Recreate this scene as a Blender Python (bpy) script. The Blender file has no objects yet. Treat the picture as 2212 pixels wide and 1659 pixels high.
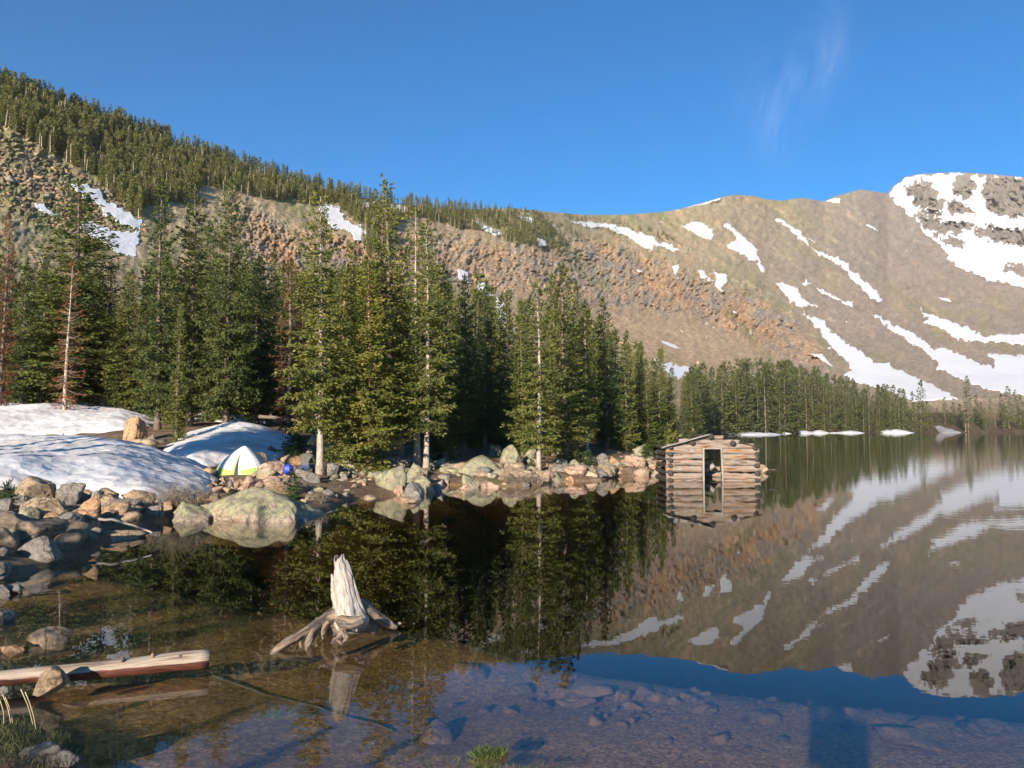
import bpy, math, random
import numpy as np
from mathutils import Vector, Matrix
R = math.radians
C = bpy.context.scene.collection
scene = bpy.context.scene

# ------------------------------------------------------------------ camera
H = 2.1                      # eye height over the water
F = 1661.0                   # focal length in units of a 2212 px wide picture
PITCH = math.atan((926 - 829.5) / F)
cam = bpy.data.cameras.new('camera'); camo = bpy.data.objects.new('camera', cam); C.objects.link(camo)
cam.sensor_width = 36; cam.lens = 36 * F / 2212; cam.clip_start = 0.02; cam.clip_end = 9000
camo.location = (0, 0, H); camo.rotation_euler = (R(90) + PITCH, 0, 0)
scene.camera = camo

# ------------------------------------------------------------------ sky, sun, exposure
HAZE = True
SUN_EL, SUN_AZ = 16.8, 201.2
world = bpy.data.worlds.new('World'); scene.world = world; world.use_nodes = True
wt = world.node_tree; wn = wt.nodes; wn.clear()
def NN(t, kind, **kw):
    n = t.nodes.new(kind)
    for k, v in kw.items():
        if k in n.inputs: n.inputs[k].default_value = v
        else: setattr(n, k, v)
    return n
sky = NN(wt, 'ShaderNodeTexSky', sky_type='NISHITA', sun_disc=False, sun_elevation=R(SUN_EL), sun_rotation=R(SUN_AZ),
         altitude=3400, air_density=1.0, dust_density=0.15, ozone_density=2.2)
bg = NN(wt, 'ShaderNodeBackground', Strength=0.112)
out = NN(wt, 'ShaderNodeOutputWorld')
wt.links.new(bg.outputs[0], out.inputs[0])
SKY_OUT = sky.outputs[0]
sun = bpy.data.lights.new('sun', 'SUN'); suno = bpy.data.objects.new('sun', sun); C.objects.link(suno)
sun.energy = 4.9; sun.angle = R(0.5); sun.color = (1.0, 0.89, 0.74)
SD = Vector((math.sin(R(SUN_AZ)) * math.cos(R(SUN_EL)), math.cos(R(SUN_AZ)) * math.cos(R(SUN_EL)), math.sin(R(SUN_EL))))
suno.rotation_euler = SD.to_track_quat('Z', 'Y').to_euler(); suno.location = (-20, -40, 40)
vs = scene.view_settings
vs.view_transform = 'Standard'; vs.look = 'None'; vs.gamma = 1; vs.exposure = 0.95; vs.use_curve_mapping = False
scene.cycles.max_bounces = 8; scene.cycles.transparent_max_bounces = 12
scene.cycles.diffuse_bounces = 3; scene.cycles.glossy_bounces = 4

# ------------------------------------------------------------------ picture <-> place
cp, sp_ = math.cos(PITCH), math.sin(PITCH)
def ae(u, v):                # picture point -> (x/y, z/y) of its sight line
    dx = (np.asarray(u, float) - 1106) / F; dz = (829.5 - np.asarray(v, float)) / F
    dy = cp - dz * sp_
    return dx / dy, (sp_ + dz * cp) / dy
def at(u, v, Y):
    a, e = ae(u, v); return np.array([a * Y, Y, H + e * Y])
def onwater(u, v, z=0.0):
    a, e = ae(u, v); Y = (z - H) / e; return np.array([a * Y, Y, z])
AH = lambda u: float(ae(u, 926)[0])
CROP = {1: (0, 109.7, .25), 2: (553, 274.3, .25), 3: (1106, 384, .25), 4: (1659, 329.2, .25), 5: (0, 493.7, .25), 6: (553, 603.5, .25),
        7: (1106, 713.2, .25), 8: (1659, 658.3, .25), 'A': (0, 850.3, .19842), 'B': (329.2, 877.8, .19842), 'C': (658.3, 877.8, .19842),
        'D': (987.5, 877.8, .19842), 'E': (1371.5, 905.2, .1488), 'F': (0, 1206.9, .2725), 'G': (548.6, 1152, .30563), 'W': (1097.2, 1261.8, .504), 0: (0, 0, 1)}
def cv(c, x, y):
    o = CROP[c]; return o[0] + o[2] * x, o[1] + o[2] * y

# ------------------------------------------------------------------ noise
_perm = {}
def _p(seed):
    if seed not in _perm:
        r = np.random.RandomState(seed); p = r.permutation(256); g = r.normal(size=(256, 3)); g /= np.linalg.norm(g, axis=1)[:, None]
        _perm[seed] = (np.concatenate([p, p, p]), g)
    return _perm[seed]
def perlin(x, y, z, seed=1):
    x, y, z = np.broadcast_arrays(np.asarray(x, float), np.asarray(y, float), np.asarray(z, float))
    p, g = _p(seed); xi = np.floor(x).astype(int); yi = np.floor(y).astype(int); zi = np.floor(z).astype(int)
    xf, yf, zf = x - xi, y - yi, z - zi; xi &= 255; yi &= 255; zi &= 255
    s = lambda t: t * t * t * (t * (t * 6 - 15) + 10)
    u, v, w = s(xf), s(yf), s(zf); res = 0
    for i in (0, 1):
        for j in (0, 1):
            for k in (0, 1):
                h = p[p[p[(xi + i) & 255] + ((yi + j) & 255)] + ((zi + k) & 255)]
                gg = g[h]; d = gg[..., 0] * (xf - i) + gg[..., 1] * (yf - j) + gg[..., 2] * (zf - k)
                res = res + d * (u if i else 1 - u) * (v if j else 1 - v) * (w if k else 1 - w)
    return res * 1.5
def fbm(x, y, z=0, o=4, seed=1, gain=.5, ridged=False):
    t = 0; a = 1; f = 1
    for i in range(o):
        n = perlin(np.asarray(x) * f, np.asarray(y) * f, np.asarray(z) * f + i * 7.3, seed + i)
        if ridged: n = .5 - np.abs(n) * 1.6
        t = t + a * n; a *= gain; f *= 2.03
    return t
def sm(t, a=0., b=1.):
    t = np.clip((np.asarray(t, float) - a) / (b - a), 0, 1); return t * t * (3 - 2 * t)
def inpoly(px, py, poly):
    poly = np.asarray(poly, float); ins = np.zeros(np.shape(px), bool); n = len(poly)
    for i in range(n):
        x0, y0 = poly[i]; x1, y1 = poly[(i + 1) % n]
        if y0 == y1: continue
        c = ((y0 > py) != (y1 > py)) & (px < (x1 - x0) * (py - y0) / (y1 - y0) + x0); ins ^= c
    return ins
def polydist(px, py, poly, closed=True):
    poly = np.asarray(poly, float); n = len(poly); d = np.full(np.shape(px), 1e9)
    for i in range(n if closed else n - 1):
        x0, y0 = poly[i]; x1, y1 = poly[(i + 1) % n]; dx, dy = x1 - x0, y1 - y0
        t = np.clip(((px - x0) * dx + (py - y0) * dy) / (dx * dx + dy * dy + 1e-12), 0, 1)
        d = np.minimum(d, np.hypot(px - x0 - t * dx, py - y0 - t * dy))
    return d

# ------------------------------------------------------------------ meshes and objects
def mk(name, V, F_, mat=None, parent=None, smooth=True, attrs=None, midx=None):
    V = np.asarray(V, np.float32); faces = F_ if isinstance(F_, list) else [F_]
    faces = [np.asarray(f, np.int32) for f in faces if len(f)]
    me = bpy.data.meshes.new(name); me.vertices.add(len(V)); me.vertices.foreach_set('co', V.ravel())
    loops = np.concatenate([f.ravel() for f in faces]); tot = np.concatenate([np.full(len(f), f.shape[1]) for f in faces])
    me.loops.add(len(loops)); me.loops.foreach_set('vertex_index', loops.astype(np.int32))
    me.polygons.add(len(tot)); st = np.concatenate([[0], np.cumsum(tot)[:-1]]).astype(np.int32)
    me.polygons.foreach_set('loop_start', st)
    me.polygons.foreach_set('use_smooth', np.full(len(tot), smooth))
    if midx is not None: me.polygons.foreach_set('material_index', np.asarray(midx, np.int32))
    for k, (t, d) in (attrs or {}).items():
        at_ = me.attributes.new(k, t, 'POINT')
        at_.data.foreach_set({'FLOAT': 'value', 'FLOAT_VECTOR': 'vector', 'FLOAT_COLOR': 'color'}[t], np.asarray(d, np.float32).ravel())
    me.update(calc_edges=True)
    for m in (mat if isinstance(mat, (list, tuple)) else [mat]):
        if m: me.materials.append(m)
    o = bpy.data.objects.new(name, me); C.objects.link(o)
    if parent is not None: o.parent = parent
    return o
def tag(o, label=None, cat=None, group=None, kind=None):
    if label: o['label'] = label
    if cat: o['category'] = cat
    if group: o['group'] = group
    if kind: o['kind'] = kind
    return o
def thing(name, label, cat, loc=(0, 0, 0), rz=0, group=None):
    o = bpy.data.objects.new(name, None); C.objects.link(o); o.location = loc; o.rotation_euler = (0, 0, rz); o.empty_display_size = .1
    return tag(o, label, cat, group)
def join(parts):
    V = []; Q = []; T = []; G = []; n = 0
    for p in parts:
        v, q = p[0], p[1]; V.append(v); q = np.asarray(q)
        (Q if q.shape[1] == 4 else T).append(q + n)
        G.append(p[2] if len(p) > 2 else np.zeros((len(v), 3))); n += len(v)
    f = []
    if Q: f.append(np.concatenate(Q))
    if T: f.append(np.concatenate(T))
    return np.concatenate(V), f, np.concatenate(G)
def tube(path, rad, seg=8, amp=0., seed=0, freq=3., cap=True, flut=None, squash=1.0):
    P = np.asarray(path, float); n = len(P); rad = np.broadcast_to(np.asarray(rad, float), (n,))
    T = np.gradient(P, axis=0); T /= np.linalg.norm(T, axis=1)[:, None] + 1e-9
    up = np.array([0, 0, 1.]) if abs(T[0][2]) < .8 else np.array([0, 1., 0])
    A = np.cross(T, up); A /= np.linalg.norm(A, axis=1)[:, None] + 1e-9; B = np.cross(A, T)
    th = np.arange(seg) / seg * 2 * math.pi
    rr = rad[:, None] * np.ones(seg)
    if flut is not None: rr = rr * flut(np.linspace(0, 1, n)[:, None], th[None, :])
    V = P[:, None] + rr[..., None] * (np.cos(th)[None, :, None] * A[:, None] + squash * np.sin(th)[None, :, None] * B[:, None])
    s = np.concatenate([[0], np.cumsum(np.linalg.norm(np.diff(P, axis=0), axis=1))])
    G = np.stack([np.broadcast_to(s[:, None], rr.shape), rr * np.cos(th), rr * np.sin(th)], -1)
    V = V.reshape(-1, 3); G = G.reshape(-1, 3)
    if amp:
        f = freq; d = np.stack([fbm(V[:, 0] * f + k * 31, V[:, 1] * f, V[:, 2] * f, 3, seed + 5) for k in range(3)], -1); V = V + d * amp
    i = np.arange(n - 1)[:, None] * seg; j = np.arange(seg); jn = (j + 1) % seg
    Q = np.stack([i + j, i + jn, i + seg + jn, i + seg + j], -1).reshape(-1, 4)
    if cap:
        c = len(V); V = np.vstack([V, V[:seg].mean(0), V[-seg - 0:][:seg].mean(0) if False else V[(n - 1) * seg:n * seg].mean(0)])
        G = np.vstack([G, G[:seg].mean(0), G[(n - 1) * seg:n * seg].mean(0)])
        a0 = np.stack([np.full(seg, c), jn, j, j], -1); a1 = np.stack([np.full(seg, c + 1), (n - 1) * seg + j, (n - 1) * seg + jn, (n - 1) * seg + jn], -1)
        # triangles kept as thin quads would be invalid: hand them back as tris
        return V, Q, G, np.vstack([a0[:, :3], a1[:, :3]])
    return V, Q, G
def tubes(lst):
    parts = []
    for t in lst:
        parts.append((t[0], t[1], t[2]))
    V = []; Q = []; T = []; G = []; n = 0
    for t in lst:
        V.append(t[0]); Q.append(t[1] + n); G.append(t[2])
        if len(t) > 3: T.append(t[3] + n)
        n += len(t[0])
    f = [np.concatenate(Q)]
    if T: f.append(np.concatenate(T))
    return np.concatenate(V), f, np.concatenate(G)
def mktube(name, lst, mat, parent=None, smooth=True):
    V, f, G = tubes(lst); return mk(name, V, f, mat, parent, smooth, {'grain': ('FLOAT_VECTOR', G)})
def spline(pts, n=16):
    P = np.asarray(pts, float); k = len(P); t = np.linspace(0, k - 1, n); i = np.clip(t.astype(int), 0, k - 2); f = (t - i)[:, None]
    p0, p1, p2, p3 = P[np.clip(i - 1, 0, k - 1)], P[i], P[i + 1], P[np.clip(i + 2, 0, k - 1)]
    return .5 * (2 * p1 + (p2 - p0) * f + (2 * p0 - 5 * p1 + 4 * p2 - p3) * f ** 2 + (3 * p1 - p0 - 3 * p2 + p3) * f ** 3)

# ------------------------------------------------------------------ materials
def mat(name, rough=.85, spec=.25):
    m = bpy.data.materials.new(name); m.use_nodes = True; t = m.node_tree; b = t.nodes['Principled BSDF']
    b.inputs['Roughness'].default_value = rough; b.inputs['Specular IOR Level'].default_value = spec
    return m, t, b
def ramp(t, fac, stops):
    n = t.nodes.new('ShaderNodeValToRGB'); t.links.new(fac, n.inputs[0]); cr = n.color_ramp
    while len(cr.elements) < len(stops): cr.elements.new(.5)
    for e, (p, c) in zip(cr.elements, stops):
        e.position = p; e.color = (*c, 1) if len(c) == 3 else c
    return n.outputs[0]
def noise(t, vec, scale, detail=4, rough=.55, dist=0):
    n = NN(t, 'ShaderNodeTexNoise', Scale=scale, Detail=detail, Roughness=rough, Distortion=dist)
    if vec is not None: t.links.new(vec, n.inputs['Vector'])
    return n.outputs[0]
def mix(t, fac, a, b, mode='MIX'):
    n = t.nodes.new('ShaderNodeMix'); n.data_type = 'RGBA'; n.blend_type = mode
    for i, x in ((0, fac), (6, a), (7, b)):
        if hasattr(x, 'is_linked'): t.links.new(x, n.inputs[i])
        elif i == 0: n.inputs[0].default_value = x
        else: n.inputs[i].default_value = (*x, 1)
    return n.outputs[2]
def math_(t, op, a, b=0., clamp=False):
    n = t.nodes.new('ShaderNodeMath'); n.operation = op; n.use_clamp = clamp
    for i, x in ((0, a), (1, b)):
        if hasattr(x, 'is_linked'): t.links.new(x, n.inputs[i])
        else: n.inputs[i].default_value = x
    return n.outputs[0]
def scalev(t, vec, s):
    n = t.nodes.new('ShaderNodeVectorMath'); n.operation = 'MULTIPLY'; t.links.new(vec, n.inputs[0]); n.inputs[1].default_value = s; return n.outputs[0]
def bump(t, b, h, strength=.5, dist=.05, prev=None):
    n = NN(t, 'ShaderNodeBump', Strength=strength, Distance=dist); t.links.new(h, n.inputs['Height'])
    if prev: t.links.new(prev, n.inputs['Normal'])
    if b is not None: t.links.new(n.outputs[0], b.inputs['Normal'])
    return n.outputs[0]
def objco(t): return t.nodes.new('ShaderNodeTexCoord').outputs['Object']
def worldco(t): return t.nodes.new('ShaderNodeNewGeometry').outputs['Position']
def orand(t): return t.nodes.new('ShaderNodeObjectInfo').outputs['Random']
def attr(t, name):
    n = t.nodes.new('ShaderNodeAttribute'); n.attribute_name = name; return n

def rock_mat(name, c1, c2, c3, lichen=0.):
    m, t, b = mat(name, .9, .2); w = worldco(t); r = orand(t)
    base = ramp(t, noise(t, w, 1.6, 6, .6), [(.3, c1), (.52, c2), (.7, c3)])
    f = noise(t, w, 13, 8, .75)
    base = mix(t, .85, base, ramp(t, f, [(.33, (.35, .32, .3)), (.48, (.95, .95, .95)), (.64, (1.4, 1.34, 1.22))]), 'MULTIPLY')
    dn = NN(t, 'ShaderNodeVectorMath', operation='ADD'); nz = NN(t, 'ShaderNodeTexNoise', Scale=3.0, Detail=5); t.links.new(w, nz.inputs['Vector']); t.links.new(w, dn.inputs[0]); t.links.new(scalev(t, nz.outputs['Color'], (.45, .45, .45)), dn.inputs[1])
    ve = NN(t, 'ShaderNodeTexVoronoi', feature='DISTANCE_TO_EDGE', Scale=1.5); t.links.new(dn.outputs[0], ve.inputs['Vector']); crk = ramp(t, ve.outputs[0], [(.0, (.25, .22, .2)), (.022, (1, 1, 1))]); base = mix(t, .8, base, crk, 'MULTIPLY')
    base = mix(t, .5, base, ramp(t, r, [(0, (.72, .72, .74)), (.5, (1, 1, 1)), (1, (1.2, 1.08, .95))]), 'MULTIPLY')
    dk = noise(t, scalev(t, w, (1, 1, 2.5)), 3.2, 8, .75)
    base = mix(t, ramp(t, dk, [(.54, (0, 0, 0)), (.66, (.85, .85, .85))]), base, (.07, .06, .05))
    if lichen:
        l = noise(t, w, 2.1, 7, .68); l2 = noise(t, w, 14, 6, .75)
        lm = ramp(t, math_(t, 'ADD', l, math_(t, 'MULTIPLY', math_(t, 'SUBTRACT', l2, .25), .7)), [(.69 - .15 * lichen, (0, 0, 0)), (.75 - .14 * lichen, (.85, .85, .85))])
        lc = ramp(t, noise(t, w, 6.5, 4), [(.33, (.16, .155, .12)), (.5, (.30, .285, .18)), (.66, (.42, .41, .19))])
        sz = NN(t, 'ShaderNodeSeparateXYZ'); t.links.new(w, sz.inputs[0]); dry = ramp(t, math_(t, 'ADD', math_(t, 'MULTIPLY', sz.outputs[2], 2.2), math_(t, 'MULTIPLY', l, .5)), [(.46, (0, 0, 0)), (.66, (1, 1, 1))]); lm = mix(t, 1., lm, dry, 'MULTIPLY')
        base = mix(t, lm, base, lc)
    t.links.new(base, b.inputs['Base Color'])
    n1 = bump(t, None, noise(t, w, 4, 9, .75), .8, .14); n1 = bump(t, None, crk, .6, .04, n1)
    bump(t, b, noise(t, w, 22, 7, .75), .7, .03, n1)
    return m
M = {}
M['tan'] = rock_mat('rock_tan', (.30, .225, .155), (.40, .30, .20), (.46, .33, .22))
M['orange'] = rock_mat('rock_orange', (.40, .25, .15), (.47, .29, .17), (.44, .31, .21))
M['pink'] = rock_mat('rock_pink', (.40, .28, .21), (.48, .33, .24), (.50, .38, .29))
M['grey'] = rock_mat('rock_grey', (.20, .185, .17), (.28, .255, .225), (.34, .30, .26))
M['lichen'] = rock_mat('rock_lichen', (.30, .26, .21), (.40, .32, .24), (.46, .33, .23), 1.0)
M['lichen2'] = rock_mat('rock_light_lichen', (.30, .27, .23), (.38, .31, .24), (.45, .34, .25), .55)
M['wet'] = rock_mat('rock_underwater', (.12, .082, .052), (.20, .135, .085), (.25, .17, .11))

def wood_mat(name, stops, dark=(.05, .035, .025), crack=.5, sx=1.0, rough=.8, gs=1.):
    m, t, b = mat(name, rough, .25); g = attr(t, 'grain').outputs['Vector']
    oi = t.nodes.new('ShaderNodeObjectInfo'); sh = NN(t, 'ShaderNodeVectorMath', operation='ADD'); t.links.new(g, sh.inputs[0])
    cb = NN(t, 'ShaderNodeCombineXYZ'); t.links.new(math_(t, 'MULTIPLY', oi.outputs['Random'], 57.), cb.inputs[0]); t.links.new(cb.outputs[0], sh.inputs[1]); g = sh.outputs[0]
    c = ramp(t, noise(t, scalev(t, g, (1.1 * sx * gs, 9 * gs, 9 * gs)), 1.3, 6, .6, .4), stops)
    fine = noise(t, scalev(t, g, (1.5 * sx * gs, 40 * gs, 40 * gs)), 2.2, 6, .65)
    c = mix(t, .8, c, ramp(t, fine, [(.3, (.45, .42, .4)), (.52, (1, 1, 1)), (.75, (1.2, 1.17, 1.12))]), 'MULTIPLY')
    cr = noise(t, scalev(t, g, (.8 * sx * gs, 26 * gs, 26 * gs)), 1.1, 4, .5)
    crm = ramp(t, cr, [(.33, (crack, crack, crack)), (.38, (0, 0, 0))])
    c = mix(t, crm, c, dark)
    t.links.new(c, b.inputs['Base Color']); n1 = bump(t, None, fine, .5, .012); bump(t, b, cr, .5, .02, n1)
    return m
M['logwood'] = wood_mat('weathered_log', [(.34, (.05, .032, .024)), (.41, (.19, .12, .08)), (.47, (.33, .275, .225)), (.54, (.25, .215, .185)), (.60, (.36, .18, .08)), (.66, (.11, .07, .05))], sx=.7)
M['logend'] = wood_mat('dark_log_end', [(.3, (.03, .026, .022)), (.6, (.075, .065, .055)), (.8, (.11, .09, .075))])
M['board'] = wood_mat('grey_board', [(.3, (.20, .17, .14)), (.55, (.34, .30, .26)), (.75, (.42, .38, .33))])
M['stump'] = wood_mat('bleached_wood', [(.30, (.22, .17, .13)), (.43, (.40, .345, .29)), (.56, (.47, .43, .395)), (.70, (.42, .27, .15))], (.10, .07, .05), .8, .9, .75, 2.2)
M['root'] = wood_mat('root_wood', [(.32, (.05, .04, .035)), (.45, (.13, .105, .09)), (.56, (.27, .20, .14)), (.70, (.42, .25, .13))], (.035, .025, .02), .8, 1.2, .8, 2.2)
M['barklight'] = wood_mat('bark_pale', [(.3, (.22, .17, .13)), (.5, (.42, .34, .27)), (.7, (.52, .43, .34))], (.12, .08, .06), .7, 5)
M['barkdark'] = wood_mat('bark_brown', [(.3, (.09, .065, .05)), (.5, (.19, .145, .115)), (.7, (.30, .23, .18))], (.05, .035, .03), .7, 5)
M['barkorange'] = wood_mat('bark_orange', [(.3, (.26, .14, .08)), (.5, (.42, .24, .14)), (.7, (.36, .25, .18))], (.1, .06, .04), .7, 5)
M['twig'] = wood_mat('twig', [(.3, (.16, .12, .09)), (.6, (.30, .24, .18)), (.8, (.36, .28, .2))])

def needle_mat(name, stops):
    m, t, b = mat(name, .65, .25); w = worldco(t); r = orand(t)
    c = ramp(t, noise(t, w, .9, 3), stops)
    c = mix(t, .8, c, ramp(t, r, [(0, (.78, .86, .82)), (.5, (1, 1, 1)), (1, (1.22, 1.12, .85))]), 'MULTIPLY')
    c = mix(t, .7, c, ramp(t, noise(t, w, 7, 2), [(.3, (.55, .58, .6)), (.5, (1, 1, 1)), (.7, (1.4, 1.3, 1.0))]), 'MULTIPLY')
    t.links.new(c, b.inputs['Base Color'])
    tr = NN(t, 'ShaderNodeBsdfTranslucent'); t.links.new(c, tr.inputs[0]); mx = NN(t, 'ShaderNodeMixShader', Fac=.3)
    t.links.new(b.outputs[0], mx.inputs[1]); t.links.new(tr.outputs[0], mx.inputs[2]); t.links.new(mx.outputs[0], t.nodes['Material Output'].inputs[0])
    return m
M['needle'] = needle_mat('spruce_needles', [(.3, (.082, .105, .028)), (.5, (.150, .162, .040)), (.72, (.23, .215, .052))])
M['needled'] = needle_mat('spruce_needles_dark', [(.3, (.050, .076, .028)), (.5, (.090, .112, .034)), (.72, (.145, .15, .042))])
M['needlef'] = needle_mat('spruce_needles_far', [(.3, (.13, .14, .045)), (.5, (.21, .205, .060)), (.72, (.29, .255, .082))])
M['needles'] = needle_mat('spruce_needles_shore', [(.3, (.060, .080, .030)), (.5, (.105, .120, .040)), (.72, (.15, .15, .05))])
M['needler'] = needle_mat('dead_rusty_needles', [(.3, (.11, .072, .054)), (.5, (.22, .080, .038)), (.72, (.29, .11, .048))])
M['sapling'] = needle_mat('sapling_needles', [(.3, (.035, .062, .024)), (.5, (.058, .095, .030)), (.72, (.085, .12, .034))])

m, t, b = mat('snow', .55, .3); w = worldco(t)
dirt = noise(t, w, .35, 8, .7); sp = noise(t, scalev(t, w, (1, .6, 1)), 5, 6, .75)
c = mix(t, ramp(t, dirt, [(.40, (0, 0, 0)), (.66, (.75, .75, .75))]), (.74, .725, .71), (.52, .455, .39))
c = mix(t, ramp(t, sp, [(.60, (0, 0, 0)), (.74, (.4, .4, .4))]), c, (.42, .35, .29))
t.links.new(c, b.inputs['Base Color'])
vn = NN(t, 'ShaderNodeTexVoronoi', Scale=2.6); t.links.new(scalev(t, w, (1, .7, 1)), vn.inputs['Vector'])
n1 = bump(t, None, vn.outputs[0], .5, .10); bump(t, b, noise(t, w, 9, 4, .6), .5, .03, n1)
M['snow'] = m
m, t, b = mat('snow_far', .6, .2); w = worldco(t)
c = mix(t, ramp(t, noise(t, w, .02, 6, .7), [(.45, (0, 0, 0)), (.75, (.6, .6, .6))]), (.69, .685, .69), (.56, .52, .50)); t.links.new(c, b.inputs['Base Color'])
bump(t, b, noise(t, w, .25, 5, .6), .5, 1.0)
M['snowfar'] = m
m, t, b = mat('snow_dirty', .7, .2); w = worldco(t); c = ramp(t, noise(t, w, .3, 6, .7), [(.35, (.46, .43, .41)), (.65, (.30, .26, .23))]); t.links.new(c, b.inputs['Base Color']); M['snowdirty'] = m

m, t, b = mat('forest_floor', .95, .1); w = worldco(t)
c = ramp(t, noise(t, w, .55, 8, .7), [(.3, (.095, .062, .042)), (.46, (.165, .11, .07)), (.56, (.24, .17, .115)), (.66, (.13, .12, .05)), (.78, (.17, .155, .065))])
c = mix(t, .7, c, ramp(t, noise(t, w, 12, 6, .75), [(.3, (.5, .48, .45)), (.5, (1, 1, 1)), (.72, (1.5, 1.4, 1.3))]), 'MULTIPLY')
# lake bed below the waterline: amber gravel and silt
vo = NN(t, 'ShaderNodeTexVoronoi', Scale=16); t.links.new(w, vo.inputs['Vector'])
vo2 = NN(t, 'ShaderNodeTexVoronoi', Scale=41); t.links.new(w, vo2.inputs['Vector'])
bed = ramp(t, noise(t, w, .9, 7, .7), [(.3, (.15, .092, .032)), (.5, (.27, .17, .066)), (.7, (.36, .245, .12))])
bed = mix(t, .75, bed, ramp(t, vo.outputs['Color'], [(.1, (.55, .5, .45)), (.5, (1, 1, 1)), (.9, (1.45, 1.35, 1.3))]), 'MULTIPLY')
bed = mix(t, .75, bed, ramp(t, vo2.outputs['Color'], [(.1, (.6, .55, .5)), (.5, (1, 1, 1)), (.9, (1.6, 1.5, 1.4))]), 'MULTIPLY')
gx = NN(t, 'ShaderNodeSeparateXYZ'); t.links.new(w, gx.inputs[0])
pinkf = ramp(t, math_(t, 'MULTIPLY_ADD', gx.outputs[0], .35), [(.0, (0, 0, 0)), (1, (1, 1, 1))])
bed = mix(t, math_(t, 'MULTIPLY', pinkf, .8), bed, mix(t, .8, (.31, .195, .11), ramp(t, vo2.outputs['Color'], [(.1, (.4, .36, .33)), (.5, (.95, .95, .95)), (.9, (2.0, 1.85, 1.8))]), 'MULTIPLY'))
under = ramp(t, math_(t, 'MULTIPLY_ADD', gx.outputs[2], -12.), [(.0, (0, 0, 0)), (1, (1, 1, 1))])
c = mix(t, under, c, bed)
t.links.new(c, b.inputs['Base Color']); n1 = bump(t, None, noise(t, w, 4, 8, .75), .8, .12); bump(t, b, vo.outputs[0], .4, .02, n1)
M['floor'] = m

# water: clear, mirror by Fresnel, brown-blue absorption underneath
m = bpy.data.materials.new('lake_water'); m.use_nodes = True; t = m.node_tree; t.nodes.clear(); M['water'] = m
w = worldco(t); ge = t.nodes.new('ShaderNodeNewGeometry')
fr = NN(t, 'ShaderNodeFresnel'); ior = math_(t, 'MULTIPLY_ADD', ge.outputs['Backfacing'], 1 / 1.36 - 1.36); t.nodes[-1].inputs[2].default_value = 1.36
t.links.new(ior, fr.inputs['IOR'])
gl = NN(t, 'ShaderNodeBsdfGlossy', Roughness=0.0); gl.inputs['Color'].default_value = (.94, .95, .96, 1)
tr = NN(t, 'ShaderNodeBsdfTransparent'); tr.inputs['Color'].default_value = (1, 1, 1, 1); mx = NN(t, 'ShaderNodeMixShader')
big = noise(t, scalev(t, w, (.25, .6, 1)), 1.0, 2, .5); rip = noise(t, scalev(t, w, (1, 1.6, 1)), 2.2, 3, .5)
sx = NN(t, 'ShaderNodeSeparateXYZ'); t.links.new(w, sx.inputs[0])
farm = ramp(t, math_(t, 'MULTIPLY_ADD', sx.outputs[0], .03), [(.0, (.05, .05, .05)), (.25, (.3, .3, .3)), (.8, (1, 1, 1))]); t.nodes[-2].inputs[2].default_value = .05
hgt = math_(t, 'MULTIPLY', math_(t, 'ADD', math_(t, 'MULTIPLY', rip, .6), big), farm)
bn = bump(t, None, hgt, .35, .012)
for n in (fr, gl): t.links.new(bn, n.inputs['Normal'])
t.links.new(fr.outputs[0], mx.inputs[0]); t.links.new(tr.outputs[0], mx.inputs[1]); t.links.new(gl.outputs[0], mx.inputs[2])
va = NN(t, 'ShaderNodeVolumeAbsorption', Density=0.55); va.inputs['Color'].default_value = (.42, .36, .22, 1)
oo = t.nodes.new('ShaderNodeOutputMaterial'); t.links.new(mx.outputs[0], oo.inputs['Surface']); t.links.new(va.outputs[0], oo.inputs['Volume'])
def plain(name, col, rough=.7, spec=.3, nscale=8, var=.25):
    m, t, b = mat(name, rough, spec); w = objco(t)
    c = mix(t, 1., col, ramp(t, noise(t, w, nscale, 5), [(.3, (1 - var,) * 3), (.7, (1 + var,) * 3)]), 'MULTIPLY'); t.links.new(c, b.inputs['Base Color'])
    bump(t, b, noise(t, w, nscale * 2, 4), .3, .02); return m
M['tentwhite'] = plain('tent_white_cloth', (.70, .70, .66), .6, .3, 5, .08); M['tentgreen'] = plain('tent_green_cloth', (.34, .52, .11), .6, .3, 5, .12)
M['tentshade'] = plain('tent_inner_shade', (.05, .05, .05)); M['jacket'] = plain('olive_jacket', (.105, .098, .075)); M['jeans'] = plain('blue_jeans', (.035, .055, .13))
M['skin'] = plain('skin', (.45, .28, .2)); M['hair'] = plain('dark_hair', (.02, .016, .013)); M['bluebag'] = plain('blue_bag_cloth', (.03, .06, .42), .45, .5)
M['ltblue'] = plain('pale_blue_cloth', (.45, .55, .72)); M['black'] = plain('black_plastic', (.02, .02, .022), .3, .5)
M['grass'] = needle_mat('grass_green', [(.3, (.07, .10, .025)), (.5, (.13, .16, .04)), (.72, (.20, .20, .06))])
M['straw'] = plain('dry_straw', (.48, .38, .20)); M['grassd'] = needle_mat('grass_dull', [(.3, (.06, .07, .03)), (.5, (.10, .105, .05)), (.72, (.15, .14, .07))])
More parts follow.
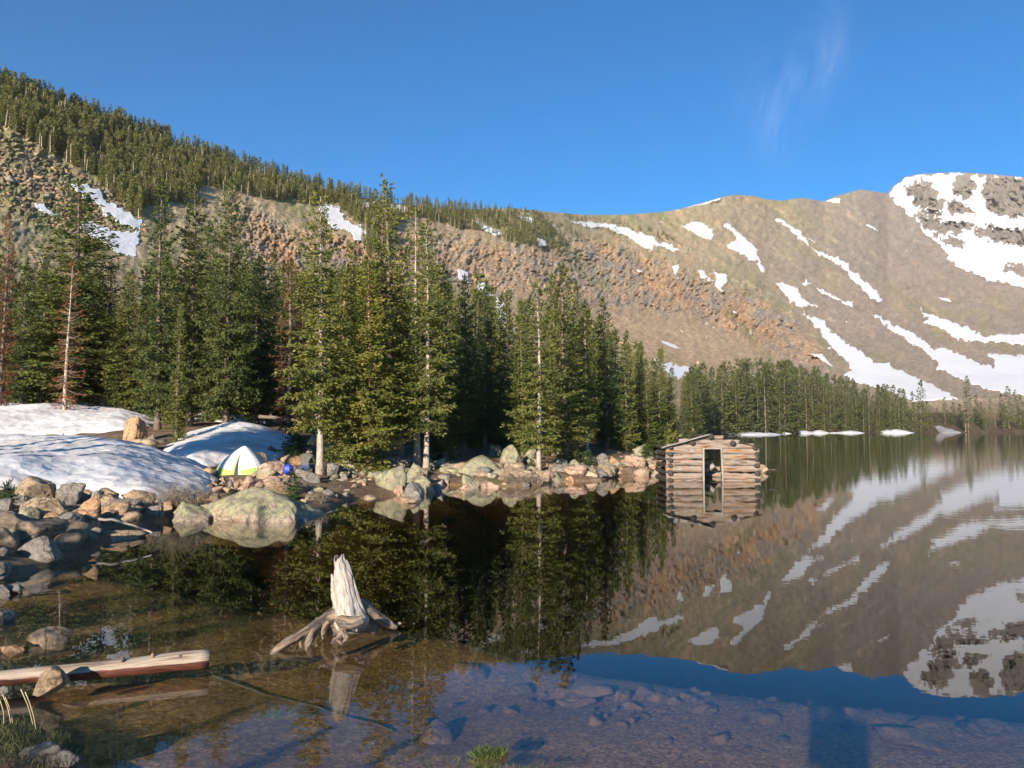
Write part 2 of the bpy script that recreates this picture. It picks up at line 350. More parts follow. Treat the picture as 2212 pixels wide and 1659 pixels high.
# ================================================================== the ground, the lake, the mountains
W = lambda u, v: tuple(onwater(u, v)[:2])
SHORE = [(-40, -14), (-9, -4), (-6.2, 1.5), (-4.6, 2.6), (-1.6, 3.7), (-2.5, 4.75), (-3.5, 5.5), (-4.3, 6.2), (-5.4, 7.5), (-6.4, 9.0), (-6.9, 10.4),
         W(45, 1246), W(180, 1196), W(300, 1142), W(370, 1123), W(700, 1107), W(760, 1079), W(930, 1063), W(965, 1047), W(1080, 1051), W(1178, 1048), W(1196, 1041), W(1300, 1038), W(1320, 1029.5), W(1400, 1027), W(1432, 1024)]
LAKE = SHORE + [W(1440, 1008), W(1446, 985), W(1462, 962), W(1490, 947), W(1560, 941), W(1640, 938), W(1760, 936), W(1900, 935.5), W(2000, 935), W(2212, 934.6), (900, 430), (900, -30), (40, -30), (14, 1.8), (4, 3.0), (1.4, 3.75), (.3, 4.05), (-.7, 3.8), (-1.6, 3.0), (-4, .2), (-7, -6), (-38, -18)]
# the small bay between the near bank and the left shore closes on itself at the camera's left foot
LAKE = [p for p in LAKE if p not in ((-40, -14), (-9, -4), (-6.2, 1.5), (-4.6, 2.6), (-1.6, 3.7), (-1.6, 3.0), (-4, .2), (-7, -6), (-38, -18))]
TU = np.array([AH(u) for u in (-900, 0, 200, 400, 600, 800, 1000, 1200, 1400, 1600)])
TY = np.array([0, 12, 16, 20, 25, 30, 36, 42, 50, 60, 75])
TZ = np.array([[.4, .4, .55, .8, 1.0, 1.15, 1.35, 1.6, 2.7, 3.5, 4.5], [.4, .4, .55, .7, .9, 1.1, 1.35, 1.6, 2.7, 3.5, 4.5], [.3, .3, .35, .45, .8, 1.05, 1.3, 1.6, 2.6, 3.4, 4.4],
               [.2, .2, .2, .2, .25, .42, 1.1, 1.8, 2.5, 3.1, 4.2], [.2, .2, .2, .2, .25, .42, .9, 1.6, 2.4, 2.9, 4.0], [.2, .2, .2, .2, .22, .28, .6, 1.0, 1.4, 2.0, 3.0],
               [.15, .15, .15, .15, .15, .25, .65, 1.0, 1.2, 1.8, 2.8], [.15, .15, .15, .15, .15, .22, .5, .95, 1.3, 2.0, 3.0], [.15, .15, .15, .15, .15, .18, .5, .95, 1.3, 1.8, 2.8], [.15, .15, .15, .15, .15, .18, .5, .9, 1.2, 1.6, 2.4]])
def tabz(a, Y):
    a = np.clip(a, TU[0], TU[-1] - 1e-6); Y = np.clip(Y, 0, 74.99)
    i = np.clip(np.searchsorted(TU, a, 'right') - 1, 0, len(TU) - 2); j = np.clip(np.searchsorted(TY, Y, 'right') - 1, 0, len(TY) - 2)
    f = sm((a - TU[i]) / (TU[i + 1] - TU[i])); g = (Y - TY[j]) / (TY[j + 1] - TY[j])
    return (TZ[i, j] * (1 - g) + TZ[i, j + 1] * g) * (1 - f) + (TZ[i + 1, j] * (1 - g) + TZ[i + 1, j + 1] * g) * f
DROP = [(-9, 13), (-6.5, 11.5), (-3.5, 10.2), (-1, 9.0), (0.1, 8.0), (1, 7.4), (2.0, 6.9), (3.7, 6.3), (8, 5.5), (30, 4.2)]
def gz(x, y, detail=True):
    x = np.asarray(x, float); y = np.asarray(y, float)
    sd = polydist(x, y, LAKE); ins = inpoly(x, y, LAKE); yy = np.maximum(y, .5)
    land = np.minimum(np.where(y > 3, tabz(x / yy, y), .4), .04 + .32 * sd + .0 * y)
    land = np.where(y < 4.5, np.minimum(.04 + .16 * sd, .45), land)
    dx = np.interp(x, [p[0] for p in DROP], [p[1] for p in DROP]); over = np.maximum(y - dx, 0)
    dep = np.minimum(.03 + .10 * sd, .34) + np.minimum(.10 * over + .12 * over ** 2, 4.0)
    dep = np.where(y > 12, np.minimum(.05 + .55 * sd, 4.0), dep)
    z = np.where(ins, -dep, land)
    if detail: z = z + np.where(ins, .028, .075) * fbm(x * .9, y * .9, 3.1, 5, 11) * np.clip(sd / .8, .25, 1) 
    return z
def G(u, v, y0=4.0, y1=75.0, n=1500):          # where the sight line of a picture point meets the near ground
    a, e = ae(u, v); Y = np.exp(np.linspace(math.log(y0), math.log(y1), n)); z = gz(a * Y, Y, False); below = (H + e * Y) <= np.maximum(z, 0)
    k = int(np.argmax(below)) if below.any() else n - 1
    return np.array([a * Y[k], Y[k], max(float(z[k]), 0)])

def axis(lo, hi, f0, f1, fine, coarse, far):
    out = [np.arange(f0, f1, fine)]; p = f0
    while p > lo: p -= coarse if p > f0 - 14 else far; out.insert(0, [p])
    p = out[-1][-1]; q = []
    while p < hi: p += coarse if p < f1 + 14 else far; q.append(p)
    return np.concatenate(out + [q])
gxs = axis(-75, 62, -14.5, 12, .11, .32, 1.1); gys = axis(-35, 74, 3.4, 37, .11, .32, .8)
XX, YY = np.meshgrid(gxs, gys, indexing='ij'); ZZ = gz(XX, YY)
def gridfaces(n, m_, mask=None):
    i, j = np.meshgrid(np.arange(n - 1), np.arange(m_ - 1), indexing='ij'); q = np.stack([i * m_ + j, (i + 1) * m_ + j, (i + 1) * m_ + j + 1, i * m_ + j + 1], -1)
    return q[mask] if mask is not None else q.reshape(-1, 4)
tag(mk('ground', np.stack([XX, YY, ZZ], -1).reshape(-1, 3), gridfaces(len(gxs), len(gys)), M['floor']), kind='structure')
wv = [(-70, -30, 0), (950, -30, 0), (950, 470, 0), (-70, 470, 0)]
tag(mk('water', wv, np.array([[0, 1, 2, 3]]), M['water'], smooth=False), kind='structure')

# ---- mountains: every column of sight lines climbs from its foot to the ridge
RIDGE = [(-700, 40), (-150, 92), (0, 190), (100, 222), (250, 274), (400, 324), (550, 370), (700, 409), (850, 440), (1000, 453), (1106, 450), (1226, 461), (1268, 464), (1340, 464), (1431, 458), (1468, 452), (1558, 426), (1586, 421), (1625, 423), (1659, 431), (1690, 433), (1731, 427), (1779, 435), (1800, 425), (1859, 409), (1899, 415), (1916, 418), (1930, 403), (1956, 382), (1985, 376), (2064, 372), (2140, 376), (2212, 383), (2400, 397), (2800, 430)]
RY = [(-700, 230), (0, 270), (400, 340), (800, 430), (1150, 600), (1300, 800), (1590, 1050), (1800, 1300), (1900, 1450), (1960, 1600), (2212, 1750), (2800, 1800)]
BY = [(-700, 75), (700, 75), (1000, 95), (1250, 130), (1420, 190), (1500, 240), (1600, 330), (1760, 430), (2000, 500), (2212, 520), (2800, 520)]
BV = [(-700, 872), (400, 876), (900, 905), (1300, 912), (1500, 905), (1650, 895), (1800, 880), (1900, 872), (2000, 866), (2212, 858), (2800, 850)]
ra, re_ = ae([p[0] for p in RIDGE], [p[1] for p in RIDGE]); rya = np.array([AH(p[0]) for p in RY]); bya = np.array([AH(p[0]) for p in BY]); bva, bve = ae([p[0] for p in BV], [p[1] for p in BV])
f_er = lambda a: np.interp(a, ra, re_); f_ry = lambda a: np.interp(a, rya, [p[1] for p in RY]); f_by = lambda a: np.interp(a, bya, [p[1] for p in BY]); f_be = lambda a: np.interp(a, bva, bve)
def uvpoly(c, pts): return np.array([cv(c, x, y) for x, y in pts])
def aepoly(c, pts):
    p = uvpoly(c, pts); a, e = ae(p[:, 0], p[:, 1]); return np.stack([a, e], -1)
CRAG = aepoly(0, [(500, 430), (640, 500), (760, 515), (930, 495), (1060, 530), (1250, 515), (1340, 528), (1480, 575), (1640, 625), (1735, 700), (1800, 800), (1700, 790), (1600, 730), (1480, 690), (1300, 680), (1100, 640), (900, 640), (640, 640), (520, 560)])
CRAG2 = aepoly(0, [(1920, 400), (2240, 370), (2240, 560), (2100, 520), (1990, 500)])
TALUS = aepoly(0, [(-60, 240), (0, 262), (60, 300), (130, 345), (210, 395), (300, 430), (330, 520), (200, 520), (60, 480), (-60, 420)])
def relief(a, e, sc=1.0):
    dc = polydist(a, e, CRAG); cr = sm(np.where(inpoly(a, e, CRAG), dc, -dc), -.018, .02)
    d2 = polydist(a, e, CRAG2); c2 = sm(np.where(inpoly(a, e, CRAG2), d2, -d2), -.01, .02); dt = polydist(a, e, TALUS); tl = sm(np.where(inpoly(a, e, TALUS), dt, -dt), -.01, .015)
    wx = a + .012 * fbm(a * 30, e * 30, 1, 3, 31); wy = e + .012 * fbm(a * 30, e * 30, 9, 3, 32)
    n1 = fbm(wx * 26, wy * 17, 2., 5, 21, .6, True); n2 = fbm(wx * 75, wy * 45, 5., 4, 24, .6, True); br = fbm(a * 6, e * 6, 1, 3, 27)
    lines = fbm((a * .62 + e * .78) * 34, (a * .78 - e * .62) * 7, 4., 4, 29)
    dY = .011 * cr * (n1 - .3) + .013 * cr * n2 + .013 * cr * fbm(a * 190, e * 150, 2., 3, 39, .6, True) + .006 * cr * sm(fbm(wx * 70, wy * 26, 7., 3, 33, .55, True), .38, .55) + .02 * br + .010 * lines + .007 * fbm(a * 95, e * 95, 3., 4, 36) + tl * .010 * fbm(a * 130, e * 150, 6., 3, 38, .6, True) + c2 * .03 * n2
    return dY, cr, tl, n1, n2, lines
def mpoint(a, f, dY=0.):
    eb, er, Yb, Yr = f_be(a), f_er(a), f_by(a), f_ry(a); e = eb + (er - eb) * f; Y = (Yb + (Yr - Yb) * np.clip(f, 0, 1) ** 1.08) * (1 + dY * sm(f, 0, .06)); return e, Y
NA, NF = 1080, 330
av = np.linspace(-.86, .86, NA); fv = np.linspace(0, 1, NF); A2, F2 = np.meshgrid(av, fv, indexing='ij')
E2 = f_be(A2) + (f_er(A2) - f_be(A2)) * F2
PATCH = [  # long snow streaks and fields lying on the slopes
 (1, [(460, 1075), (600, 1140), (720, 1150), (870, 1200), (900, 1290), (1000, 1330), (1240, 1470), (1220, 1560), (1040, 1500), (960, 1420), (900, 1440), (880, 1360), (740, 1280), (600, 1160)], 'long snowfield running down the talus slope at the far left, beside the brown boulders'),
 (1, [(290, 1310), (380, 1320), (420, 1370), (520, 1420), (480, 1440), (330, 1390)], 'small snow patch on the grassy talus at the far left, above the yellowish treetop'),
 (1, [(660, 1490), (780, 1460), (980, 1550), (1220, 1560), (1180, 1790), (1000, 1740), (860, 1640), (700, 1560)], 'broad snowfield with small firs in it, low on the left slope'),
 (1, [(800, 860), (850, 900), (880, 960), (960, 1030), (1050, 1080), (1070, 1130), (990, 1110), (930, 1060), (830, 1000), (770, 930)], 'thin broken snow strip inside the hillside forest, over the talus'),
 (1, [(320, 505), (360, 520), (430, 580), (390, 620), (325, 600)], 'little snow patch high in the hillside forest near its left end'),
 (2, [(525, 650), (640, 660), (740, 700), (760, 770), (830, 850), (920, 840), (1010, 980), (860, 990), (780, 890), (690, 890), (570, 790)], 'bright snow tongue below the hillside forest, behind the tall lakeside spruces'),
 (2, [(900, 640), (1000, 630), (1060, 680), (1100, 640), (1180, 660), (1330, 700), (1320, 750), (1200, 740), (1050, 700), (860, 700)], 'horizontal snow band inside the forest near the ridge, behind the tallest treetop'),
 (2, [(1860, 800), (1920, 815), (2000, 860), (2090, 880), (2150, 950), (2060, 940), (1960, 890)], 'short slanting snow patch at the right end of the hillside forest'),
 (3, [(0, 315), (100, 330), (190, 350), (170, 400), (100, 370)], 'thin snow patch among the uppermost ridge trees'),
 (3, [(300, 400), (380, 405), (370, 435), (310, 415)], 'tiny snow patch between two lines of dwarf trees below the ridge'),
 (3, [(210, 505), (290, 540), (300, 590), (240, 600)], 'small snow patch caught in the lowest point of the hillside forest'),
 (3, [(480, 370), (740, 380), (870, 400), (990, 430), (1060, 465), (1190, 490), (1240, 540), (1340, 560), (1440, 600), (1470, 640), (1400, 640), (1300, 600), (1230, 595), (1220, 635), (1120, 600), (1050, 550), (980, 490), (880, 470), (780, 430), (640, 430), (540, 400)], 'long snowfield edged by a dark strip of dwarf trees, in the middle below the saddle'),
 (3, [(1445, 410), (1520, 390), (1590, 380), (1680, 400), (1720, 450), (1755, 490), (1720, 555), (1600, 500), (1500, 440)], 'rounded snow patch right of the dwarf tree strip'),
 (3, [(1800, 400), (1870, 395), (1930, 430), (1990, 500), (2050, 540), (2110, 600), (2140, 680), (2200, 820), (2150, 810), (2100, 720), (2000, 680), (1850, 590), (1845, 565), (1910, 550), (1930, 510), (1880, 440)], 'boot-shaped snow patch under the rounded brown summit'),
 (3, [(1380, 770), (1455, 735), (1440, 790), (1420, 840), (1460, 880), (1440, 880), (1400, 830)], 'small hook-shaped snow patch on the orange crags'),
 (3, [(1590, 820), (1640, 785), (1680, 800), (1690, 850), (1750, 890), (1770, 860), (1700, 765), (1760, 800), (1840, 830), (1870, 875), (1830, 930), (1810, 990), (1770, 975), (1750, 910), (1650, 870)], 'forked V-shaped snow patch on the orange crags'),
 (3, [(1270, 1400), (1360, 1420), (1480, 1480), (1400, 1475), (1320, 1440)], 'thin snow sliver on the orange scree above the shore forest'),
 (3, [(1445, 275), (1600, 228), (1810, 170), (1800, 195), (1600, 245)], 'snow cornice along the skyline left of the rounded brown summit'),
 (3, [(1065, 790), (1130, 800), (1125, 830), (1090, 815)], 'smallest snow spot in the middle of the crags'),
 (3, [(1205, 355), (1280, 375), (1360, 405), (1300, 395)], 'short thin snow line just under the saddle skyline'),
 (3, [(1890, 1130), (1960, 1170), (1920, 1180)], 'snow spot on the right edge of the orange crags'),
 (4, [(15, 562), (140, 580), (230, 650), (310, 710), (480, 800), (440, 790), (320, 745), (380, 820), (530, 885), (600, 900), (700, 960), (720, 1020), (800, 1070), (900, 1160), (960, 1230), (1000, 1300), (940, 1290), (870, 1240), (740, 1120), (620, 980), (420, 870), (270, 760), (200, 670)], 'longest narrow snow gully, running down from below the summit ridge'),
 (4, [(60, 1120), (240, 1150), (285, 1200), (300, 1260), (450, 1340), (350, 1330), (290, 1350), (190, 1290), (120, 1190)], 'ragged snow patch just left of the long thin snow gully, right of the crags'),
 (4, [(330, 1080), (370, 1140), (460, 1180), (560, 1230), (640, 1280), (745, 1290), (745, 1340), (650, 1310), (500, 1240), (380, 1150), (290, 1140)], 'thin curved snow streak with a forked top, under the longest gully'),
 (8, [(290, 65), (400, 100), (490, 130), (500, 190), (600, 270), (720, 350), (870, 440), (920, 490), (1030, 500), (1140, 560), (1350, 650), (1480, 720), (1620, 790), (1680, 810), (1240, 850), (1000, 730), (700, 660), (640, 600), (710, 560), (680, 490), (600, 430), (520, 340), (420, 200)], 'wide snow chute dropping to the shore forest, left of the three wide chutes'),
 (8, [(900, 85), (950, 80), (1040, 130), (1080, 180), (1210, 210), (1300, 270), (1380, 340), (1450, 380), (1560, 380), (1700, 440), (1880, 520), (1970, 520), (1890, 410), (2000, 430), (2260, 440), (2260, 790), (1900, 740), (1750, 690), (1550, 580), (1450, 560), (1460, 500), (1400, 450), (1300, 370), (1100, 250), (1000, 170)], 'wide snow chute spreading over the valley floor at the right, above the sparse trees'),
 (8, [(1250, -60), (1310, 0), (1380, 90), (1430, 75), (1560, 130), (1700, 180), (1880, 270), (2040, 260), (2260, 240), (2260, 370), (2100, 330), (1800, 320), (1630, 300), (1480, 200), (1310, 140), (1375, 130), (1310, 20)], 'snow chute with a narrow neck below the white mountain at the right edge'),
 (4, [(1035, 350), (1100, 280), (1190, 212), (1330, 184), (1620, 178), (2260, 222), (2260, 1180), (2050, 1130), (1900, 1110), (1770, 1040), (1640, 990), (1520, 910), (1550, 880), (1480, 790), (1340, 700), (1310, 610), (1190, 540), (1180, 490), (1080, 440)], 'huge snow face of the white mountain, broken by dark rock ribs'),
 (4, [(480, 425), (560, 397), (630, 387), (620, 445), (560, 440)], 'snow wedge on the skyline between the two brown summits'),
 (4, [(830, 620), (880, 620), (980, 690), (920, 675)], 'small snow dash on the brown slope beneath the right-hand brown summit'),
 (4, [(1130, 805), (1240, 875), (1190, 860)], 'short snow dash left of the foot of the white mountain face'),
 (4, [(1100, 1065), (1170, 1115), (1130, 1095)], 'tiny snow dash in the middle of the right brown slope'),
 (4, [(1450, 1245), (1560, 1260), (1600, 1300), (1500, 1275)], 'small snow bar above the right-hand snow chute'),
 (8, [(345, 420), (470, 425), (520, 480), (600, 580), (540, 530), (450, 470)], 'snow strip at the foot of the crag, above the far shore trees'),
 (8, [(640, 125), (715, 160), (670, 155)], 'tiny snow speck between two wide chutes'),
 (7, [(1215, 220), (1300, 270), (1440, 300), (1600, 330), (1620, 390), (1400, 420), (1280, 330)], 'snow lying at the foot of the slope behind the trees left of the cabin'),
 (7, [(2000, 350), (2100, 350), (2212, 370), (2300, 400), (2212, 430), (2100, 410)], 'thin snow line at the foot of the scree behind the far shore trees'),
 (6, [(1900, -10), (2000, 40), (2090, 160), (2170, 250), (2190, 480), (2130, 460), (2080, 270), (1930, 140)], 'steep snow gully seen between the lakeside treetops'),
 (2, [(1740, 1215), (1830, 1250), (1850, 1370), (1750, 1310)], 'small snow patch beside a pointed treetop below the hillside')]
HOLES = [[(1180, 310), (1300, 275), (1440, 310), (1460, 390), (1360, 400), (1240, 370)], [(1630, 200), (1740, 190), (1780, 300), (1740, 400), (1640, 360), (1605, 340)], [(1900, 220), (2050, 200), (2260, 235), (2260, 540), (2050, 545), (1920, 500), (1870, 400), (1880, 290)], [(1250, 400), (1390, 400), (1520, 420), (1480, 470), (1280, 460)],
         [(1540, 400), (1690, 460), (1680, 520), (1570, 520)], [(1310, 500), (1450, 490), (1520, 540), (1400, 560)], [(1270, 540), (1420, 580), (1620, 610), (1800, 640), (1720, 670), (1560, 690), (1480, 710), (1350, 650)], [(1820, 650), (2000, 660), (2260, 670), (2260, 810), (2050, 770), (1900, 750), (1820, 720)],
         [(1490, 750), (1600, 750), (1710, 790), (1640, 820)], [(2030, 1010), (2110, 970), (2260, 1000), (2260, 1070), (2100, 1020)], [(1700, 470), (1790, 520), (1700, 515)], [(1320, 240), (1440, 290), (1330, 270)]]
jx = A2 + .0035 * fbm(A2 * 120, E2 * 120, 3, 4, 51, .65); jy = E2 + .0035 * fbm(A2 * 120, E2 * 120, 8, 4, 52, .65)
pid = np.full(A2.shape, -1)
for k, (c, pts, lab) in enumerate(PATCH): pid[inpoly(jx, jy, aepoly(c, pts))] = k
jx2 = A2 + .006 * fbm(A2 * 110, E2 * 110, 3, 5, 61, .75); jy2 = E2 + .006 * fbm(A2 * 110, E2 * 110, 8, 5, 62, .75)
for hpts in HOLES:
    ins = inpoly(jx2, jy2, aepoly(4, hpts)); pid[ins & (pid == 27)] = -1
snowm = (pid >= 0).astype(float)
for _ in range(3): snowm = np.maximum(snowm * .5, (snowm + np.roll(snowm, 1, 0) + np.roll(snowm, -1, 0) + np.roll(snowm, 1, 1) + np.roll(snowm, -1, 1)) / 5)
snowm = np.where(pid >= 0, 1, snowm)
DY, cr, tl, n1, n2, lines = relief(A2, E2)
br = .02 * fbm(A2 * 6, E2 * 6, 1, 3, 27); DY = DY * (1 - snowm) + br * snowm
_, Y2 = mpoint(A2, F2, DY)
def hump(x, y): return 7.5 * np.exp(-((x - AH(2035) * 445) / 26.) ** 2 - ((y - 448) / 24.) ** 2)
def P3(a, e, Y): return np.stack([a * Y, Y, H + e * Y], -1)
# colours of the ground itself
xr, yr = A2 * .62 + E2 * .78, A2 * .78 - E2 * .62
g1 = fbm(xr * 22, yr * 5, 1, 5, 71, .6); g2 = fbm(A2 * 40, E2 * 40, 2, 5, 75, .6); g3 = fbm(xr * 60, yr * 12, 4, 4, 79, .6); g4 = fbm(A2 * 160, E2 * 160, 5, 3, 83, .7)
lerp = lambda a, b, t: a * (1 - t[..., None]) + np.asarray(b) * t[..., None]
right = sm(A2, .22, .42)
colr = lerp(np.array([.29, .235, .145])[None, None], (.25, .20, .155), right)
colr = lerp(colr, (.19, .185, .085), sm(g1 + .4 * g2, .0, .5) * (.75 - .35 * right))
colr = lerp(colr, (.36, .245, .15), sm(g3 + .5 * g2, .15, .7) * (.6 - .25 * right))
scree = aepoly(0, [(1150, 640), (1500, 680), (1740, 790), (1640, 820), (1400, 780), (1100, 700)])
dsc = polydist(A2, E2, scree); sc = sm(np.where(inpoly(A2, E2, scree), dsc, -dsc), -.03, .02)
colr = lerp(colr, (.38, .265, .17), sc * .75)
crc = lerp(np.array([.34, .235, .15])[None, None], (.25, .21, .175), sm(fbm(A2 * 85, E2 * 70, 2, 5, 76, .65) + .5 * g1, -.3, .3)); crc = lerp(crc, (.40, .24, .13), sm(fbm(A2 * 15, E2 * 13, 6, 4, 77, .6), .0, .4) * .75); crc = lerp(crc, (.17, .16, .075), sm(g1 - .3 * g2, .3, .6) * .6)
colr = lerp(colr, crc, cr * .9) if False else colr * (1 - .9 * cr[..., None]) + crc * .9 * cr[..., None]
tcol = lerp(np.array([.30, .22, .14])[None, None], (.165, .16, .07), sm(g2 + .5 - 2.2 * (polydist(A2, E2, TALUS) * 12 - .3), .0, .6)); colr = colr * (1 - tl[..., None]) + tcol * tl[..., None]
colr = lerp(colr, (.20, .172, .15), sm(A2 + .05 * g2 + .04 * g1, .42, .50) * sm(E2 + .03 * g2, .17, .24) * .7)
colr = colr * (1 + .16 * np.clip(g4, -1, 1) + .10 * np.clip(g2, -1, 1))[..., None]; colr = np.clip(colr * 1.22, .03, .6)
m, t, b = mat('mountain_ground', .95, .1); w = worldco(t); vc = attr(t, 'tint').outputs['Color']
c = mix(t, .6, vc, ramp(t, noise(t, w, .35, 7, .75), [(.34, (.42, .40, .39)), (.5, (1, 1, 1)), (.66, (1.5, 1.45, 1.38))]), 'MULTIPLY'); c = mix(t, .3, c, ramp(t, noise(t, w, .11, 9, .8), [(.36, (.5, .48, .46)), (.46, (1, 1, 1)), (.62, (1.25, 1.2, 1.15))]), 'MULTIPLY'); t.links.new(c, b.inputs['Base Color'])
n_ = bump(t, None, noise(t, w, .12, 8, .72), .9, 3.5); bump(t, b, noise(t, w, .7, 5, .7), .7, .6, n_)
M['mount'] = m
V = P3(A2, E2, Y2)
# behind the ridge the hills fall away
back = [];
for k, (fy, fz) in enumerate(((1.04, .985), (1.15, .93), (1.4, .75), (1.8, .3))):
    p = V[:, -1].copy(); p[:, 0] *= fy; p[:, 1] *= fy; p[:, 2] = p[:, 2] * fz; back.append(p[:, None])
# before the foot: lake bed or shore apron out to the near ground
front = []; Yb = Y2[:, 0]; zb = V[:, 0, 2]
for k in range(70):
    q = k / 70.; Yk = 62 * (Yb / 62) ** q; x, y = av * Yk, Yk
    sd = polydist(x, y, LAKE); ins = inpoly(x, y, LAKE); near = gz(x, y, False)
    g = sm((Yk - 75) / np.maximum(Yb - 75, 1)); tz = tabz(av, np.minimum(Yk, 74.9))
    landz = np.minimum(.08 + .09 * sd, tz * (1 - q) + np.maximum(zb, .5) * q) + hump(x, y); z = np.where(ins, -np.minimum(.5 + .3 * sd, 4), landz + .25 * fbm(x * .12, y * .12, 2, 4, 91) * np.clip(sd / 8, 0, 1))
    z = np.where(Yk < 74.5, np.minimum(z, near - .25), z); front.append(np.stack([x, y, z], -1)[:, None])
front = np.concatenate(front, 1); allV = np.concatenate([front, V] + back, 1)
fc = np.broadcast_to(np.array([.12, .085, .05]), front.shape) * (1 + .3 * fbm(front[..., 0] * .2, front[..., 1] * .2, 1, 4, 95))[..., None]
allC = np.concatenate([fc, colr] + [colr[:, -1:]] * 4, 1); nn = allV.shape[1]
tag(mk('mountains', allV.reshape(-1, 3), gridfaces(NA, nn), M['mount'], attrs={'tint': ('FLOAT_COLOR', np.concatenate([allC, np.ones(allC.shape[:2] + (1,))], -1).reshape(-1, 4))}), kind='structure')
# snow patches: caps lying on the slope, their rims tucked into it, each on a fine grid of its own
def bil(A_, Fq):
    x = (A_ - av[0]) / (av[1] - av[0]); y = Fq * (NF - 1); i = np.clip(x.astype(int), 0, NA - 2); j = np.clip(y.astype(int), 0, NF - 2); p, q = x - i, y - j
    return (Y2[i, j] * (1 - q) + Y2[i, j + 1] * q) * (1 - p) + (Y2[i + 1, j] * (1 - q) + Y2[i + 1, j + 1] * q) * p
for k, (c, pts, lab) in enumerate(PATCH):
    pol = aepoly(c, pts); lo, hi = pol.min(0) - .008, pol.max(0) + .008; lo[0] = max(lo[0], -.8); hi[0] = min(hi[0], .76); stp = .00055 if k != 27 else .0008
    A_ = np.arange(lo[0], hi[0], stp); am = A_.mean(); eb, er = f_be(A_), f_er(A_); f0 = max(0, ((lo[1] - eb) / (er - eb)).min()); f1 = min(1, ((hi[1] - eb) / (er - eb)).max()); n_f = max(6, int((f1 - f0) * (er - eb).mean() / stp))
    A_, Fq = np.meshgrid(A_, np.linspace(f0, f1, n_f), indexing='ij'); Eq = f_be(A_) + (f_er(A_) - f_be(A_)) * Fq
    jm = .0035 if np.ptp(pol[:, 0]) * np.ptp(pol[:, 1]) > .0012 else .0008
    ins = inpoly(A_ + jm * fbm(A_ * 120, Eq * 120, 3, 6, 51, .62), Eq + jm * fbm(A_ * 120, Eq * 120, 8, 6, 52, .62), pol)
    if k == 27:
        ja, je = A_ + .006 * fbm(A_ * 110, Eq * 110, 3, 6, 61, .75), Eq + .006 * fbm(A_ * 110, Eq * 110, 8, 6, 62, .75)
        for hpts in HOLES: ins &= ~inpoly(ja, je, aepoly(4, hpts))
    fm = ins[:-1, :-1] & ins[1:, :-1] & ins[1:, 1:] & ins[:-1, 1:]
    if fm.sum() < 3: continue
    cnt = np.zeros(ins.shape, int); n1_, n2_ = ins.shape
    for di in (0, 1):
        for dj in (0, 1): cnt[di:n1_ - 1 + di, dj:n2_ - 1 + dj] += fm
    Yb_ = bil(A_, Fq); Yp = Yb_ + np.where(cnt < 4, Yb_ * .0004, -Yb_ * .0028 + .0012 * Yb_ * fbm(A_ * 60, Eq * 60, k, 3, 97))
    ids = -np.ones(ins.size, int); used = np.nonzero((cnt > 0).ravel())[0]; ids[used] = np.arange(len(used))
    tag(mk('snow_patch', P3(A_, Eq, Yp).reshape(-1, 3)[used], ids[gridfaces(n1_, n2_, fm)], M['snowfar']), lab, 'snow patch', 'snow patches on the mountain slopes')
def hill(u, v):                     # a point of the mountainside from its place in the picture
    a, e = ae(u, v); a = np.asarray(a); e = np.asarray(e); f = (e - f_be(a)) / (f_er(a) - f_be(a)); dY = relief(a, e)[0] if a.ndim else 0.
    _, Y = mpoint(a, f, dY); return P3(a, e, Y), f
def farz(x, y):
    if y < 74: return float(gz(x, y, False))
    a = x / y; Yb_, sd, ins = float(f_by(a)), float(polydist(np.array(x), np.array(y), LAKE)), bool(inpoly(np.array(x), np.array(y), LAKE))
    zb_ = H + float(f_be(a)) * Yb_; q = min(max(math.log(y / 62) / math.log(Yb_ / 62), 0), 1)
    return -.3 if ins else min(.08 + .09 * sd, float(tabz(np.array(a), np.array(74.9))) * (1 - q) + max(zb_, .5) * q) + float(hump(x, y))

# ---- snowbanks near the camp
def bank(name, label, uY, hs, w_, und=.12, res=.16, seed=1, mat_='snow', grp='snowbanks near the camp'):
    poly = np.array([(AH(u) * Y, Y) for u, Y in uY]); k = len(poly); poly = spline(np.vstack([poly, poly[:1]]), 90)[:-1]
    lo, hi = poly.min(0), poly.max(0); xs = np.arange(lo[0], hi[0] + res, res); ys = np.arange(lo[1], hi[1] + res, res); X, Y = np.meshgrid(xs, ys, indexing='ij')
    d = polydist(X, Y, poly); ins = inpoly(X, Y, poly); sd = np.where(ins, d, -d) + .25 * fbm(X * .8, Y * .8, seed, 3, 101)
    h = hs * np.clip(1 - np.exp(-np.maximum(sd, 0) / w_), 0, 1) * (1 + .35 * fbm(X * .16, Y * .16, seed, 2, 103)) 
    cups = fbm(X * 3.2 + .3 * Y, Y * 2.2, seed, 3, 105, .5, True) * .065 * np.clip(sd / .5, 0, 1)
    z = gz(X, Y, False) + h + und * fbm(X * .28, Y * .28, seed + 4, 3, 107) * np.clip(sd / 2, 0, 1) + cups; z = np.where(sd <= .0, gz(X, Y, False) - .25, z)
    fm = (sd[:-1, :-1] > -.22) & (sd[1:, 1:] > -.22) & (sd[1:, :-1] > -.22) & (sd[:-1, 1:] > -.22)
    ids = -np.ones(X.size, int); q = gridfaces(len(xs), len(ys), fm); used = np.unique(q); ids[used] = np.arange(len(used))
    return tag(mk(name, np.stack([X, Y, z], -1).reshape(-1, 3)[used], ids[q], M[mat_]), label, 'snowbank', grp)
bank('snowbank', 'big rounded dimpled snowbank behind the near left boulders', [(-120, 17.6), (60, 18.6), (130, 19.0), (250, 19.3), (330, 19.4), (400, 20.3), (440, 21.6), (458, 23.5), (465, 26), (445, 30), (400, 32.5), (300, 33), (150, 33), (-120, 33)], .62, .8, .16, res=.12, seed=2)
